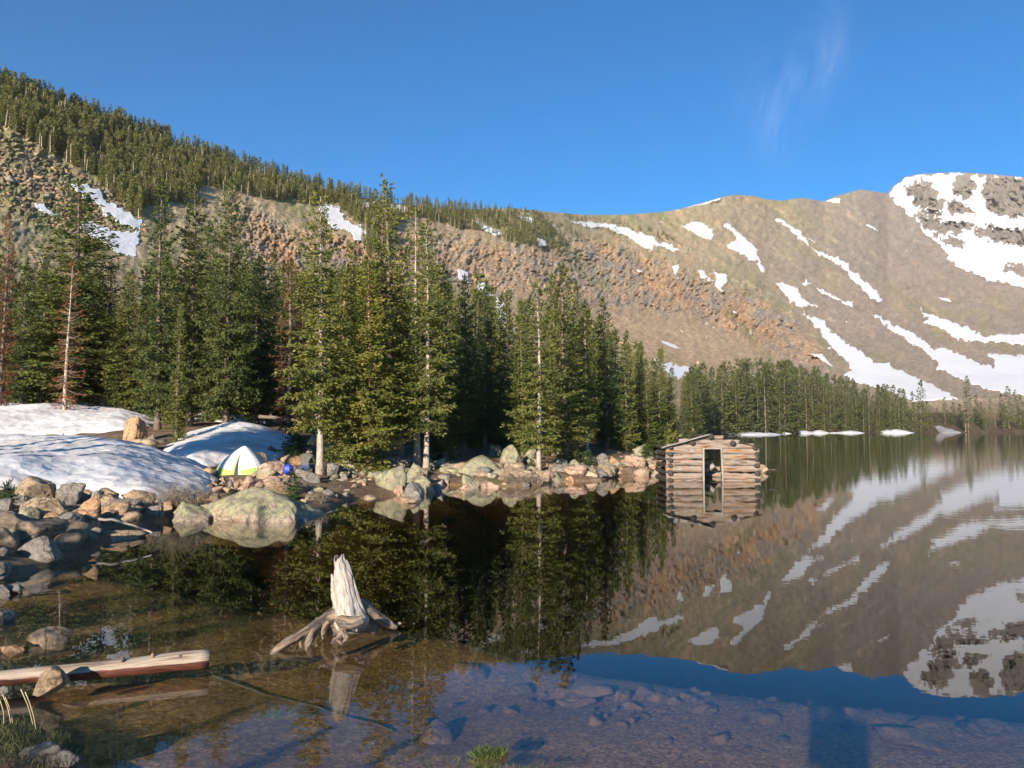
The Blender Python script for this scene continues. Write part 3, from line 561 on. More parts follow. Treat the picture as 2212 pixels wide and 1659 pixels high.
bank('snowbank', 'smooth shaded snowbank directly behind the tent', [(355, 30.5), (430, 30.8), (490, 32.2), (560, 33), (610, 34.2), (640, 37), (635, 43), (560, 45), (450, 44.5), (400, 42), (365, 38), (345, 33.5)], .75, 1.6, .16, seed=5)
bank('snowbank', 'long sunlit snowbank at the foot of the left trees, behind the other snow', [(-170, 42.5), (100, 43), (250, 44.5), (330, 47), (350, 52), (270, 57), (100, 58), (-170, 58)], .85, 2.2, .22, .2, 8)
bank('snowbank', 'low flat snow sheet between the dimpled snowbank and the long sunlit one', [(-170, 32), (150, 31.5), (270, 33), (335, 33.5), (330, 36), (250, 38.5), (100, 41), (-170, 41.5)], .3, .9, .08, seed=11)
bank('snowbank', 'snow patch among the trunks behind the small bent trees', [(420, 52), (560, 51), (640, 55), (600, 62), (430, 62)], .4, 1.2, .1, .2, 13)
bank('snowbank', 'snow lying in the shade beneath the central spruces', [(690, 47), (740, 46.5), (765, 50), (730, 54), (690, 53)], .4, .8, .1, .2, 15)
bank('snowbank', 'dim snow deep in the dark wood right of the dead grey and red tree', [(150, 61), (290, 60), (330, 66), (200, 70), (140, 67)], .6, 1.2, .1, .25, 17)
# ================================================================== cirrus in the sky
tc = NN(wt, 'ShaderNodeTexCoord'); sx_ = NN(wt, 'ShaderNodeSeparateXYZ'); wt.links.new(tc.outputs['Generated'], sx_.inputs[0])
dv = lambda i: math_(wt, 'DIVIDE', sx_.outputs[i], math_(wt, 'MAXIMUM', sx_.outputs[1], .05))
ca, ce = dv(0), dv(2)
wisps = None
for (u0, v0, u1, v1, wd, st) in ((1800, 30, 1785, 190, .022, .10), (1640, 180, 1685, 330, .032, .09), (1640, 230, 1790, 120, .04, .07)):
    (a0, a1), (e0, e1) = ae([u0, u1], [v0, v1]); L = math.hypot(a1 - a0, e1 - e0); tx, ty = (a1 - a0) / L, (e1 - e0) / L
    al = math_(wt, 'ADD', math_(wt, 'MULTIPLY', math_(wt, 'SUBTRACT', ca, (a0 + a1) / 2), tx), math_(wt, 'MULTIPLY', math_(wt, 'SUBTRACT', ce, (e0 + e1) / 2), ty))
    ac = math_(wt, 'SUBTRACT', math_(wt, 'MULTIPLY', math_(wt, 'SUBTRACT', ce, (e0 + e1) / 2), tx), math_(wt, 'MULTIPLY', math_(wt, 'SUBTRACT', ca, (a0 + a1) / 2), ty))
    q = math_(wt, 'ADD', math_(wt, 'POWER', math_(wt, 'DIVIDE', al, L * .6), 2), math_(wt, 'POWER', math_(wt, 'DIVIDE', ac, wd), 2))
    g_ = math_(wt, 'MULTIPLY', math_(wt, 'POWER', 2.718, math_(wt, 'MULTIPLY', q, -1)), st); wisps = g_ if wisps is None else math_(wt, 'ADD', wisps, g_)
cn = NN(wt, 'ShaderNodeTexNoise', Scale=9, Detail=7, Roughness=.68, Distortion=1.2); wt.links.new(scalev(wt, tc.outputs['Generated'], (3.2, 1, .8)), cn.inputs['Vector'])
wf = math_(wt, 'MULTIPLY', wisps, ramp(wt, cn.outputs[0], [(.38, (0, 0, 0)), (.72, (1, 1, 1))]))
hs = NN(wt, 'ShaderNodeHueSaturation', Saturation=1.52, Value=.9); wt.links.new(SKY_OUT, hs.inputs['Color']); skyc = mix(wt, wf, hs.outputs[0], (5.5, 6.0, 6.6)); wt.links.new(skyc, bg.inputs[0])

# ================================================================== spruces
def kites(B, D, L, Wd, N):
    """thin needle sprays: base, left, tip, right; N = direction the flat side faces"""
    S = np.cross(D, N); S /= np.linalg.norm(S, axis=1)[:, None] + 1e-9
    mid = B + D * (L * .45)[:, None]; n = len(B)
    V = np.stack([B, mid + S * (Wd / 2)[:, None], B + D * L[:, None], mid - S * (Wd / 2)[:, None]], 1).reshape(-1, 3)
    return V, np.arange(4 * n).reshape(n, 4)
def spruce(seed, h, r, bare=.1, step=.24, nb=6, spr=.16, kl=.2, kw=.07, shape=.8, skip=.08, droop=.28, stick=.5, thin=1.0, bend=.15, needles=True, trunk_r=None, lowthin=0.):
    rg = np.random.RandomState(seed); tr = trunk_r or h * .0125
    zs = np.linspace(0, h, 14); ph = rg.rand() * 6; bx = bend * np.sin(zs / h * 2.6 + ph) * zs / h; by = bend * np.cos(zs / h * 2.1 + ph) * zs / h
    tp = np.stack([bx - bx[0], by - by[0], zs - .15], -1); rad = tr * np.clip(1 - zs / h, .04, 1) ** .85; rad[0] *= 1.35
    tub = [tube(tp, rad, 8, tr * .12, seed, 4)]
    KB, KD, KL, KW, KN = [], [], [], [], []
    z0 = bare * h; z = z0; lob = rg.rand(8) * .5 + .75
    while z < h * .985:
        f = (z - z0) / (h - z0); prof = (1 - f) ** shape * min(1, .62 + f * 3.2)
        for q in range(max(3, int(nb * (1 - .45 * f) + rg.rand()))):
            if rg.rand() < skip + lowthin * (1 - f) ** 2: continue
            az = rg.rand() * 6.283; L = max(.1, r * prof * (.5 + .62 * rg.rand()) * lob[int(az / 6.284 * 8) % 8])
            el = math.radians(-26 + 64 * f ** 1.3 + rg.normal() * 8); zz = z + rg.normal() * step * .4
            c = np.array([np.interp(zz, zs, tp[:, 0]), np.interp(zz, zs, tp[:, 1]), zz - .15]); hd = np.array([math.cos(az), math.sin(az), 0])
            n = max(2, int(L / spr)); s = (np.arange(n) + .6 + .3 * rg.rand(n)) / n * (1.0); s = s[s > .12] if n > 3 else s
            pz = L * (s * math.sin(el) - droop * s * (1 - s) * 1.2 + .12 * s * s); P = c + hd * (L * s * math.cos(el))[:, None]; P[:, 2] += pz
            if stick and L > .25:
                ss = np.linspace(0, stick, 4); pb = c + hd * (L * ss * math.cos(el))[:, None]; pb[:, 2] += L * (ss * math.sin(el) - droop * ss * (1 - ss) * 1.2 + .12 * ss * ss)
                tub.append(tube(pb, np.linspace(.012, .004, 4) * (h / 9) ** .5 * 1.25, 3, cap=False))
            if not needles and rg.rand() > thin: continue
            side = np.cross(hd, [0, 0, 1.])
            for sgn in (-1, 1):
                tl_ = L * .42 * (1.05 - .75 * s) * (.6 + .6 * rg.rand(len(s))) + kl * .35; ang = np.radians(38 + 30 * rg.rand(len(s)))
                d = hd * np.cos(ang)[:, None] + side * (sgn * np.sin(ang))[:, None]; d[:, 2] += math.sin(el) * .5 - .18 + .2 * rg.normal(size=len(s)); d /= np.linalg.norm(d, axis=1)[:, None]
                for i in range(len(s)):
                    m_ = max(1, int(tl_[i] / (kl * .55))); o = (np.arange(m_) + rg.rand(m_) * .6) / m_ * tl_[i] * .8
                    if thin < 1: 
                        kp = rg.rand(m_) < thin; o = o[kp]; m_ = len(o)
                        if not m_: continue
                    KB.append(P[i] + d[i] * o[:, None]); dd = d[i] + rg.normal(size=(m_, 3)) * .42; dd[:, 2] -= .05; KD.append(dd)
                    KL.append(kl * (1 - .45 * f) * (.6 + .7 * rg.rand(m_))); KW.append(kw * (.7 + .6 * rg.rand(m_))); KN.append(np.array([0, 0, .45]) + hd * .55 + rg.normal(size=(m_, 3)) * .5)
            m_ = 2; KB.append(np.repeat(P[-1:], m_, 0)); KD.append(hd * math.cos(el) + np.array([0, 0, math.sin(el) + .1]) + rg.normal(size=(m_, 3)) * .3); KL.append(np.full(m_, kl * 1.1)); KW.append(np.full(m_, kw)); KN.append(np.array([0, 0, .5]) + hd * .6 + rg.normal(size=(m_, 3)) * .5)
        z += step * (.7 + .6 * rg.rand()) * (1 - .35 * f)
    m_ = 9; KB.append(np.stack([np.full(m_, tp[-1][0]), np.full(m_, tp[-1][1]), h - .15 - np.linspace(0, .5, m_) * h * .06], -1)); KD.append(np.array([0, 0, 1.]) + rg.normal(size=(m_, 3)) * .35); KL.append(np.full(m_, kl * 1.1)); KW.append(np.full(m_, kw)); KN.append(rg.normal(size=(m_, 3)) + [0, .5, 0])
    B, D = np.concatenate(KB), np.concatenate(KD); D /= np.linalg.norm(D, axis=1)[:, None]; Nn = np.concatenate(KN); Nn /= np.linalg.norm(Nn, axis=1)[:, None]
    kv, kf = kites(B, D, np.concatenate(KL), np.concatenate(KW), Nn)
    return kv, kf, tubes([t for t in tub if len(t) == 4] + [t + (np.zeros((0, 3), int),) for t in tub if len(t) == 3])
PROTO = {}
def proto(key, crown_mat, bark, **kw):
    kv, kf, (tv, tf, tg) = spruce(**kw); tf = [f for f in tf if len(f)]
    c = mk('crown', kv, kf, M[crown_mat], smooth=False); t_ = mk('trunk', tv, tf, M[bark], attrs={'grain': ('FLOAT_VECTOR', tg)})
    PROTO[key] = (c.data, t_.data, kw['h']); bpy.data.objects.remove(c); bpy.data.objects.remove(t_)
proto('full', 'needled', 'barkdark', seed=1, h=14, r=2.1, bare=.12, step=0.248, nb=9, spr=0.126, kl=0.222, kw=0.086, shape=.72)
proto('wide', 'needle', 'barkdark', seed=2, h=15, r=2.7, bare=.12, step=0.276, nb=9, spr=0.143, kl=0.237, kw=0.099, shape=.55, skip=.14)
proto('lit', 'needle', 'barklight', seed=3, h=11, r=1.6, bare=.2, step=0.221, nb=9, spr=0.109, kl=0.185, kw=0.076, shape=.6, lowthin=.0)
proto('bushy', 'needle', 'barkorange', seed=4, h=9, r=1.6, bare=.09, step=0.175, nb=10, spr=0.101, kl=0.163, kw=0.073, shape=.55, skip=.03)
proto('gaunt', 'needle', 'barklight', seed=5, h=12, r=1.6, bare=.19, step=0.313, nb=7, spr=0.126, kl=0.200, kw=0.076, shape=.5, skip=.25, droop=.4)
proto('narrow', 'needle', 'barkdark', seed=6, h=11, r=1.3, bare=.06, step=0.221, nb=9, spr=0.109, kl=0.185, kw=0.076, shape=.65)
proto('birchy', 'needle', 'barklight', seed=7, h=9.5, r=1.5, bare=.17, step=0.230, nb=8, spr=0.109, kl=0.178, kw=0.073, shape=.55, skip=.12)
proto('rusty', 'needler', 'barklight', seed=8, h=10.5, r=1.25, bare=.12, step=.30, nb=7, spr=.15, kl=.24, kw=.075, shape=.6, thin=.4, skip=.1, stick=.95)
proto('redtop', 'needler', 'barkdark', seed=9, h=11, r=1.2, bare=.1, step=0.239, nb=8, spr=0.118, kl=0.192, kw=0.073, shape=.55, thin=.9, stick=.9)
proto('snag', 'twig', 'barklight', seed=10, h=5, r=.75, bare=.12, step=.17, nb=6, spr=.1, kl=.14, kw=.012, shape=.4, thin=.7, stick=1.0)
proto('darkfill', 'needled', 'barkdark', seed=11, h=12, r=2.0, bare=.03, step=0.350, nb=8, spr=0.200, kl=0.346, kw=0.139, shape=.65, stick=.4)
proto('fill', 'needle', 'barkdark', seed=12, h=12, r=1.8, bare=.05, step=0.340, nb=8, spr=0.192, kl=0.331, kw=0.132, shape=.6, stick=.4)
proto('shore', 'needles', 'barkdark', seed=13, h=15, r=2.2, bare=.07, step=0.570, nb=7, spr=0.357, kl=0.680, kw=0.255, shape=.6, stick=.3, trunk_r=.17)
proto('shoreslim', 'needles', 'barkdark', seed=14, h=15, r=1.6, bare=.11, step=0.570, nb=6, spr=0.357, kl=0.640, kw=0.225, shape=.55, skip=.2, stick=.3, trunk_r=.17)
proto('shorepole', 'twig', 'barklight', seed=15, h=15, r=.9, bare=.25, step=.7, nb=4, spr=.5, kl=.5, kw=.05, shape=.4, thin=.4, stick=1., trunk_r=.15)
for k in range(4): proto('hill%d' % k, 'needlef', 'barkdark', seed=20 + k, h=8, r=.85 + .13 * k, bare=.08, step=.5, nb=5, spr=.42, kl=.66, kw=.25, shape=.8 + .08 * k, stick=0, skip=.1, trunk_r=.1)
proto('highcrown', 'needle', 'barkdark', seed=60, h=17, r=2.3, bare=.5, step=.37, nb=8, spr=.24, kl=.46, kw=.22, shape=.45, stick=.4)
proto('sapling', 'sapling', 'barkdark', seed=30, h=1.2, r=.5, bare=.02, step=.07, nb=10, spr=.06, kl=.13, kw=.045, shape=.75, stick=.3, bend=.02)
proto('bush', 'sapling', 'barkdark', seed=31, h=1.6, r=1.25, bare=.01, step=.09, nb=12, spr=.08, kl=.16, kw=.06, shape=.5, droop=.0, stick=.3, bend=.02)
print({k: len(v[0].polygons) for k, v in PROTO.items()})
TREES = []
def tree(key, name, label, pos, h, group=None, wide=1.0, rz=None, cat='spruce tree', lean=0., crown=None, bark=None):
    c, t_, ph = PROTO[key]; s = h / ph; o = thing(name, label, cat, pos, 0, group); i = len(TREES)
    o.rotation_euler = (lean * math.cos(i), lean * math.sin(i * 1.7) if lean < .1 else lean, (i * 2.399) % 6.283 if rz is None else rz); o.scale = (s * wide, s * wide, s)
    for nm, d in (('crown', c), ('trunk', t_)):
        p = bpy.data.objects.new(nm, d); C.objects.link(p); p.parent = o
        mm = crown if nm == 'crown' else bark
        if mm: p.material_slots[0].link = 'OBJECT'; p.material_slots[0].material = M[mm]
    TREES.append(o); return o
def tree_at(key, u, Y, vtop, name, label, group=None, wide=1.0, utop=None, **kw):
    a = AH(u); x = a * Y; z = farz(x, Y); e = float(ae(u, vtop)[1]); return tree(key, name, label, (x, Y, z - .05), H + e * Y - z, group, wide, **kw)
LS = 'spruces along the camp shore'
# front trees, each as it stands in the photograph
tree_at('rusty', 138, 50, 560, 'dead_spruce', 'dying rust red and grey spruce with bare pale trunk behind the long snowbank', 'dead spruces', 1.05, cat='dead tree')
tree_at('wide', 150, 60, 392, 'spruce_tree', 'tallest broad yellow-green spruce at the far left, behind the dying rusty one', LS, 1.72, crown='needle')
tree_at('full', 45, 58, 560, 'spruce_tree', 'dark spruce at the left edge, left of the tall broad yellow-green one', LS, 1.26)
tree_at('redtop', -2, 52, 455, 'dead_spruce', 'rusty spruce cut by the left edge of the picture', 'dead spruces', .8, cat='dead tree')
tree_at('full', 225, 62, 560, 'spruce_tree', 'dark spruce between the broad yellow-green one and the two tall camp spruces', LS, 1.26)
tree_at('full', 340, 45, 385, 'spruce_tree', 'tall spruce beside the standing orange boulder', LS, 1.0)
tree_at('full', 408, 47, 362, 'spruce_tree', 'highest pointed dark green spruce behind the shaded snowbank', LS, 1.03)
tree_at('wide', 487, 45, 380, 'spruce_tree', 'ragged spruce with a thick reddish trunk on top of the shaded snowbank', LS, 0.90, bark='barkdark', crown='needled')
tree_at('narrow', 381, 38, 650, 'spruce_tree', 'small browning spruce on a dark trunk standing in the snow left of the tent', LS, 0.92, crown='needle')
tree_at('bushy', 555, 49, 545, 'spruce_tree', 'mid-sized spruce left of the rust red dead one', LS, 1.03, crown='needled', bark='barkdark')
tree_at('redtop', 622, 42, 545, 'dead_spruce', 'rust red dead spruce rising behind the tent', 'dead spruces', 1.25, cat='dead tree')
tree_at('lit', 692, 29.2, 398, 'spruce_tree', 'sunlit spruce on a clean pale trunk right of the seated person', LS, 1.09)
tree_at('bushy', 800, 30.5, 560, 'spruce_tree', 'bushy yellow-green spruce with drooping branches down to an orange trunk', LS, 1.21)
tree_at('gaunt', 838, 33.5, 385, 'spruce_tree', 'tall gaunt two-topped spruce behind the bushy drooping one', LS, 1.26, bark='barkdark')
tree_at('gaunt', 815, 33.9, 395, 'spruce_tree', 'slightly shorter twin of the tall gaunt spruce, just left of it', LS, 1.03, bark='barkdark')
tree_at('gaunt', 901, 33, 440, 'spruce_tree', 'spruce with a mottled trunk, left one of the pair behind the cracked lichen boulder', LS, 1.09)
tree_at('lit', 921, 31.8, 470, 'spruce_tree', 'spruce with a thin white trunk, right one of the pair behind the cracked lichen boulder', LS, 0.98, rz=2.0)
tree_at('narrow', 962, 35.5, 560, 'spruce_tree', 'dark-trunked spruce right of the white-trunked pair', LS, 1.26, crown='needled')
tree_at('birchy', 1163, 32.5, 600, 'spruce_tree', 'spruce with a birch-white trunk standing at the water edge in mid shore', LS, 1.15)
tree_at('narrow', 1222, 36.5, 560, 'spruce_tree', 'tall dense spruce right of the birch-white trunk', LS, 1.44)
tree_at('narrow', 1196, 39, 585, 'spruce_tree', 'spruce squeezed between the birch-white trunk and the tall dense one', LS, 1.15)
tree_at('lit', 1268, 40, 640, 'spruce_tree', 'lean spruce with a visible grey trunk, right of the tall dense one', LS, 0.92)
tree_at('narrow', 1310, 43, 636, 'spruce_tree', 'dark pointed spruce above the rocky point left of the cabin', LS, 1.26, crown='needled')
tree_at('narrow', 1352, 48, 708, 'spruce_tree', 'slender spruce further along the rocky point', LS, 1.15)
tree_at('narrow', 1385, 52, 735, 'spruce_tree', 'pointed spruce left of the last one before the grey snag', LS, 1.21)
tree_at('full', 1425, 55, 750, 'spruce_tree', 'last big spruce before the grey snag, above the cabin roof', LS, 1.03, crown='needle')
tree_at('snag', 1462, 66, 868, 'snag', 'leaning grey dead snag without needles, left above the cabin roof', 'dead spruces', .9, cat='dead tree', lean=.16, rz=0)
tree_at('narrow', 1497, 90, 790, 'spruce_tree', 'dark spruce just right of the grey snag', LS, 1.49, crown='needled')
tree_at('bush', 1432, 50, 915, 'shrubby_spruce', 'low yellow-green shrubby spruce at the foot of the grey snag', None, .9, cat='shrub', crown='needle')
for u, Y, vt, k, w_, lab in ((735, 33.5, 575, 'bushy', 1.0, 'spruce filling the gap between the clean pale trunk and the bushy drooping one'), (765, 37, 520, 'narrow', 1.2, 'pointed spruce rising behind the bushy drooping one'), (868, 36, 520, 'lit', 1.0, 'spruce behind and left of the mottled trunk'), (1003, 38, 588, 'full', 1.0, 'dark full spruce at the middle of the shore, right of the dark-trunked one'),
    (1048, 41, 600, 'full', .9, 'dark full spruce left of the gap before the birch-white trunk'), (1092, 42, 618, 'narrow', 1.2, 'narrow dark spruce in the gap left of the birch-white trunk'), (1130, 38.5, 640, 'narrow', 1.1, 'spruce just left of the birch-white trunk'), (585, 53, 530, 'full', .8, 'dark full spruce just left of the rust red dead one'), (270, 60, 585, 'wide', 1.1, 'broad spruce left of the pair of tall camp spruces'), (440, 52, 470, 'full', .9, 'spruce standing between the highest pointed one and the ragged one'), (90, 64, 545, 'wide', 1.1, 'broad dark spruce left behind the dying rusty one'), (1400, 47, 770, 'narrow', 1.2, 'short spruce in front of the last ones on the rocky point'), (1245, 42, 600, 'full', .8, 'full spruce just behind and right of the tall dense one'), (1450, 58, 790, 'narrow', 1.2, 'short dark spruce close left of the grey snag')):
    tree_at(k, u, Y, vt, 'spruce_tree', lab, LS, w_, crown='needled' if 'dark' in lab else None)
# the dark wood behind them
env_u = [-60, 0, 90, 260, 330, 430, 560, 700, 800, 900, 1000, 1080, 1180, 1260, 1330, 1380, 1440, 1480]; env_v = [540, 560, 600, 590, 560, 560, 560, 590, 560, 580, 600, 620, 640, 655, 700, 735, 765, 800]
rg = np.random.RandomState(77); n = 0
cand = []
for i in range(2000):
    u = rg.uniform(-60, 1475); Y = rg.uniform(42, 86) if u < 900 else rg.uniform(42, 95); a = AH(u); x = a * Y
    if u > 1300 and Y > 80: continue
    if u < 345 and Y < 60: continue
    if 350 < u < 650 and Y < 50.5: continue
    if any((x - p[0]) ** 2 + (Y - p[1]) ** 2 < 1.5 for p in cand): continue
    if bool(inpoly(np.array(x), np.array(Y), LAKE)): continue
    cand.append((x, Y, u))
    if len(cand) >= 150: break
for x, Y, u in cand:
    vt = np.interp(u, env_u, env_v) + abs(rg.normal()) * 40 - 12 - (20 if rg.rand() < .1 else 0); z = farz(x, Y); h = H + float(ae(u, vt)[1]) * Y - z
    tree('fill' if rg.rand() < .45 else 'darkfill', 'spruce_tree', 'spruce crowded in the dark wood behind the lakeside trees', (x, Y, z - .1), h, 'spruces of the dark wood', rg.uniform(.85, 1.15))
# far shore
fs_u = [1490, 1560, 1620, 1660, 1700, 1760, 1800, 1860, 1900, 1950, 1965]; fs_v = [790, 782, 776, 775, 778, 792, 806, 820, 832, 828, 848]
rg = np.random.RandomState(5); cand = []
for i in range(4000):
    u = rg.uniform(1480, 1962); Ys = float(np.interp(u, [1450, 1490, 1560, 1640, 1760, 1900, 2212], [100, 150, 232, 290, 348, 367, 410])); Y = Ys + 5 + rg.rand() ** 1.4 * 75; x = AH(u) * Y
    if any((x - p[0]) ** 2 + (Y - p[1]) ** 2 < 12 for p in cand): continue
    cand.append((x, Y, u, (Y - Ys) / 80))
    if len(cand) >= 175: break
cand.sort(key=lambda c: c[3]); room = 300 - 20 - 20 - sum(1 for o in TREES if o.name.startswith('spruce_tree')); cv_, cq_, nv_ = [], [], 0; tv2, tq2, ntv = [], [], 0
def arr(me, f=False):
    if f: return [list(p.vertices) for p in me.polygons]
    x = np.zeros(len(me.vertices) * 3, np.float32); me.vertices.foreach_get('co', x); return x.reshape(-1, 3)
for x, Y, u, q in cand:
    vt = np.interp(u, fs_u, fs_v) - 6 + 45 * (1 - q) * rg.rand() + abs(rg.normal()) * 14; z = farz(x, Y); k = 'shore' if rg.rand() < .62 else ('shoreslim' if rg.rand() < .75 else 'shorepole'); pole = k == 'shorepole'; h_ = H + float(ae(u, vt)[1]) * Y - z; w_ = rg.uniform(.8, 1.25)
    if pole or room > 0:
        room -= 0 if pole else 1
        tree(k, 'dead_spruce' if pole else 'spruce_tree', 'bare grey pole of a dead spruce in the far shore wood' if pole else 'slim spruce in the front rows of the far shore wood beyond the cabin', (x, Y, z - .2), h_, 'dead poles of the far shore wood' if pole else 'spruces of the far shore wood', w_, cat='dead tree' if pole else 'spruce tree'); continue
    c_, t_, ph = PROTO[k]; s_ = h_ / ph; th = rg.rand() * 6.28; rot = np.array([[math.cos(th), -math.sin(th), 0], [math.sin(th), math.cos(th), 0], [0, 0, 1]]).T * s_ * np.array([w_, w_, 1])
    cv_.append(arr(c_) @ rot + [x, Y, z - .2]); tv2.append(arr(t_) @ rot + [x, Y, z - .2]); tq2 += [[i + ntv for i in p] for p in arr(t_, True) if len(p) == 4]; ntv += len(tv2[-1])
if cv_:
    cc = np.concatenate(cv_); n4 = len(cc) // 4; tq2 = np.array(tq2) + len(cc); qq = np.vstack([np.arange(len(cc)).reshape(-1, 4), tq2])
    tag(mk('far_shore_wood', np.concatenate([cc] + tv2), qq, [M['needles'], M['barkdark']], smooth=False, midx=(np.arange(len(qq)) >= n4).astype(int), attrs={'grain': ('FLOAT_VECTOR', np.concatenate([cc] + tv2) * .3)}), 'back rows of the spruce wood on the far shore', 'forest', kind='stuff')
for (u, dy, vt, k, w_, lab) in ((1990, 18, 822, 'shore', .9, 'lone spruce left of the grey snow tongue on the far shore'), (2092, 6, 812, 'shoreslim', .9, 'tallest thin spruce right of the grey snow tongue on the far shore'), (2086, 8, 845, 'shorepole', 1., 'bare pole beside the tallest thin spruce on the far shore'),
    (2120, 22, 868, 'shore', 1.2, 'squat spruce right of the tallest thin one on the far shore'), (2180, 14, 835, 'shoreslim', 1.2, 'open-crowned spruce near the right edge on the far shore'), (2205, 12, 855, 'shore', 1., 'spruce cut by the right edge on the far shore'), (2060, 30, 868, 'shore', 1.1, 'small spruce behind the end of the grey snow tongue'),
    (2150, 20, 885, 'shorepole', .9, 'first thin bare stem in the right-hand far shore clump'), (2042, 36, 858, 'shoreslim', 1.2, 'ragged spruce on the knoll above the grey snow tongue'), (2140, 16, 862, 'shoreslim', .8, 'narrow spruce in the middle of the right-hand far shore clump'), (2025, 42, 880, 'shore', 1.2, 'lowest spruce on the knoll above the grey snow tongue'), (2110, 30, 852, 'shore', 1.0, 'tapered spruce behind the squat one on the right far shore'), (2165, 30, 850, 'shore', .9, 'mid-height spruce between the narrow and the open-crowned ones'), (2195, 34, 842, 'shoreslim', .9, 'thin spruce behind the one cut by the right edge'), (2075, 24, 872, 'shore', 1.1, 'short spruce just left of the tallest thin one'), (2130, 8, 880, 'shoreslim', .9, 'waterside stripling right of the squat spruce on the far shore'), (2170, 8, 872, 'shoreslim', 1., 'waterside stripling near the right edge of the far shore'), (2005, 30, 866, 'shore', 1.1, 'dark spruce between the lone one and the knoll on the far shore'), (2220, 20, 846, 'shore', 1., 'spruce half outside the right edge of the picture'), (1972, 12, 846, 'shore', .8, 'slim spruce at the right end of the far shore wood')):
    Ys = float(np.interp(u, [1900, 2212], [367, 410])); Y = Ys + dy; x = AH(u) * Y; z = farz(x, Y); tree(k, 'spruce_tree' if k != 'shorepole' else 'dead_spruce', lab, (x, Y, z - .2), H + float(ae(u, vt)[1]) * Y - z, 'sparse trees of the right far shore', w_, cat='spruce tree' if k != 'shorepole' else 'dead tree')
# hillside forest: the biggest ones are trees of their own, the rest reads as one mass
FOREST = uvpoly(0, [(-30, 150), (0, 178), (100, 212), (250, 264), (400, 314), (550, 362), (700, 404), (850, 436), (1000, 452), (1100, 458), (1180, 478), (1222, 520), (1215, 545), (1150, 530), (1100, 525), (1050, 503), (1000, 497), (950, 482), (890, 470), (850, 500), (830, 560), (790, 545), (770, 480), (730, 455), (680, 445), (640, 438), (560, 428), (500, 413), (440, 402), (400, 440), (320, 445), (300, 478), (262, 440), (210, 385), (130, 342), (60, 300), (-30, 250)])
DWARF = [uvpoly(3, p) for p in ([(470, 330), (560, 335), (700, 350), (760, 365), (980, 395), (1100, 420), (1330, 480), (1480, 580), (1600, 680), (1560, 690), (1450, 610), (1300, 545), (1200, 500), (1050, 455), (880, 400), (700, 372), (480, 360)], [(380, 400), (500, 420), (640, 525), (600, 560), (500, 500), (390, 440)], [(560, 385), (690, 430), (670, 442), (540, 405)], [(740, 425), (900, 450), (960, 500), (880, 500), (740, 450)], [(0, 275), (180, 290), (300, 330), (240, 360), (0, 310)])]
rg = np.random.RandomState(9); fu = rg.uniform(-30, 1225, 24000); fvv = rg.uniform(150, 565, 24000); ok = inpoly(fu, fvv, FOREST); snowy = np.zeros(len(fu), bool)
for c, pts, lab in PATCH[:12]: snowy |= inpoly(fu, fvv, uvpoly(c, pts))
ok &= ~snowy | (rg.rand(len(fu)) < .10); fu, fvv = fu[ok][:4300], fvv[ok][:4300]; fh = np.interp(fu, [0, 600, 1000, 1220], [5.6, 5.9, 6.4, 5.6]) * rg.uniform(.55, 1.35, len(fu))
du, dvv, dh = [], [], []
for p in DWARF:
    lo, hi = p.min(0), p.max(0); nn_ = int((hi - lo).prod() / 26); a_, b_ = rg.uniform(lo[0], hi[0], nn_), rg.uniform(lo[1], hi[1], nn_); k = inpoly(a_, b_, p); du.append(a_[k]); dvv.append(b_[k]); dh.append(rg.uniform(1.8, 4.2, k.sum()))
du, dvv, dh = map(np.concatenate, (du, dvv, dh)); fu = np.concatenate([fu, du]); fvv = np.concatenate([fvv, dvv]); fh = np.concatenate([fh, dh]); dwf = np.arange(len(fu)) >= len(fu) - len(du)
hp, hf = hill(fu, fvv); size = fh / hp[:, 1]; order = np.argsort(-size); base = []
for c_, t_, ph in (PROTO['hill%d' % k] for k in range(4)):
    vv = np.zeros(len(c_.vertices) * 3, np.float32); c_.vertices.foreach_get('co', vv); tv = np.zeros(len(t_.vertices) * 3, np.float32); t_.vertices.foreach_get('co', tv)
    base.append(vv.reshape(-1, 3) / 8)
big_n = 0; sv = []; 
for i in order:
    p = hp[i]; k = i % 4
    if big_n < 0 and not dwf[i]:
        big_n += 1; tree('hill%d' % k, 'spruce_tree', 'one of the larger spruces of the forest on the left hillside', (p[0], p[1], p[2] - .5), float(fh[i]), 'larger hillside spruces'); continue
    th = rg.rand() * 6.28; wd = (2.0 if dwf[i] else 1.15) * rg.uniform(.8, 1.25); b_ = base[k]; rot = np.array([[math.cos(th), -math.sin(th), 0], [math.sin(th), math.cos(th), 0], [0, 0, 1]])
    b2 = (b_ * np.array([wd, wd, 1.])) @ rot.T * fh[i]
    if dwf[i]: b2 = b2.reshape(-1, 4, 3)[rg.rand(len(b2) // 4) < .6].reshape(-1, 3)
    sv.append(b2 + p - [0, 0, .4])
sq = [np.arange(sum(len(x) for x in sv)).reshape(-1, 4)]; nk = len(sq[0]); nb_ = nk * 4; prism = []; pf = []
for i in order:
    if dwf[i] or rg.rand() > .22: continue
    p = hp[i]; h_ = fh[i]; w_ = .14; tx, ty = rg.normal() * .03 * h_, rg.normal() * .03 * h_; b0 = nb_ + len(prism) * 1
    for z, ww in ((-.3, w_), (h_ * rg.uniform(.5, .95), w_ * .4)):
        for sx1, sy1 in ((-1, -1), (1, -1), (1, 1), (-1, 1)): prism.append(p + [sx1 * ww + (tx if z > 0 else 0), sy1 * ww - .75, z])
    pf += [[b0 + j, b0 + (j + 1) % 4, b0 + 4 + (j + 1) % 4, b0 + 4 + j] for j in range(4)]
sv = np.concatenate(sv + [np.array(prism)]); sq = np.vstack(sq + [np.array(pf)])
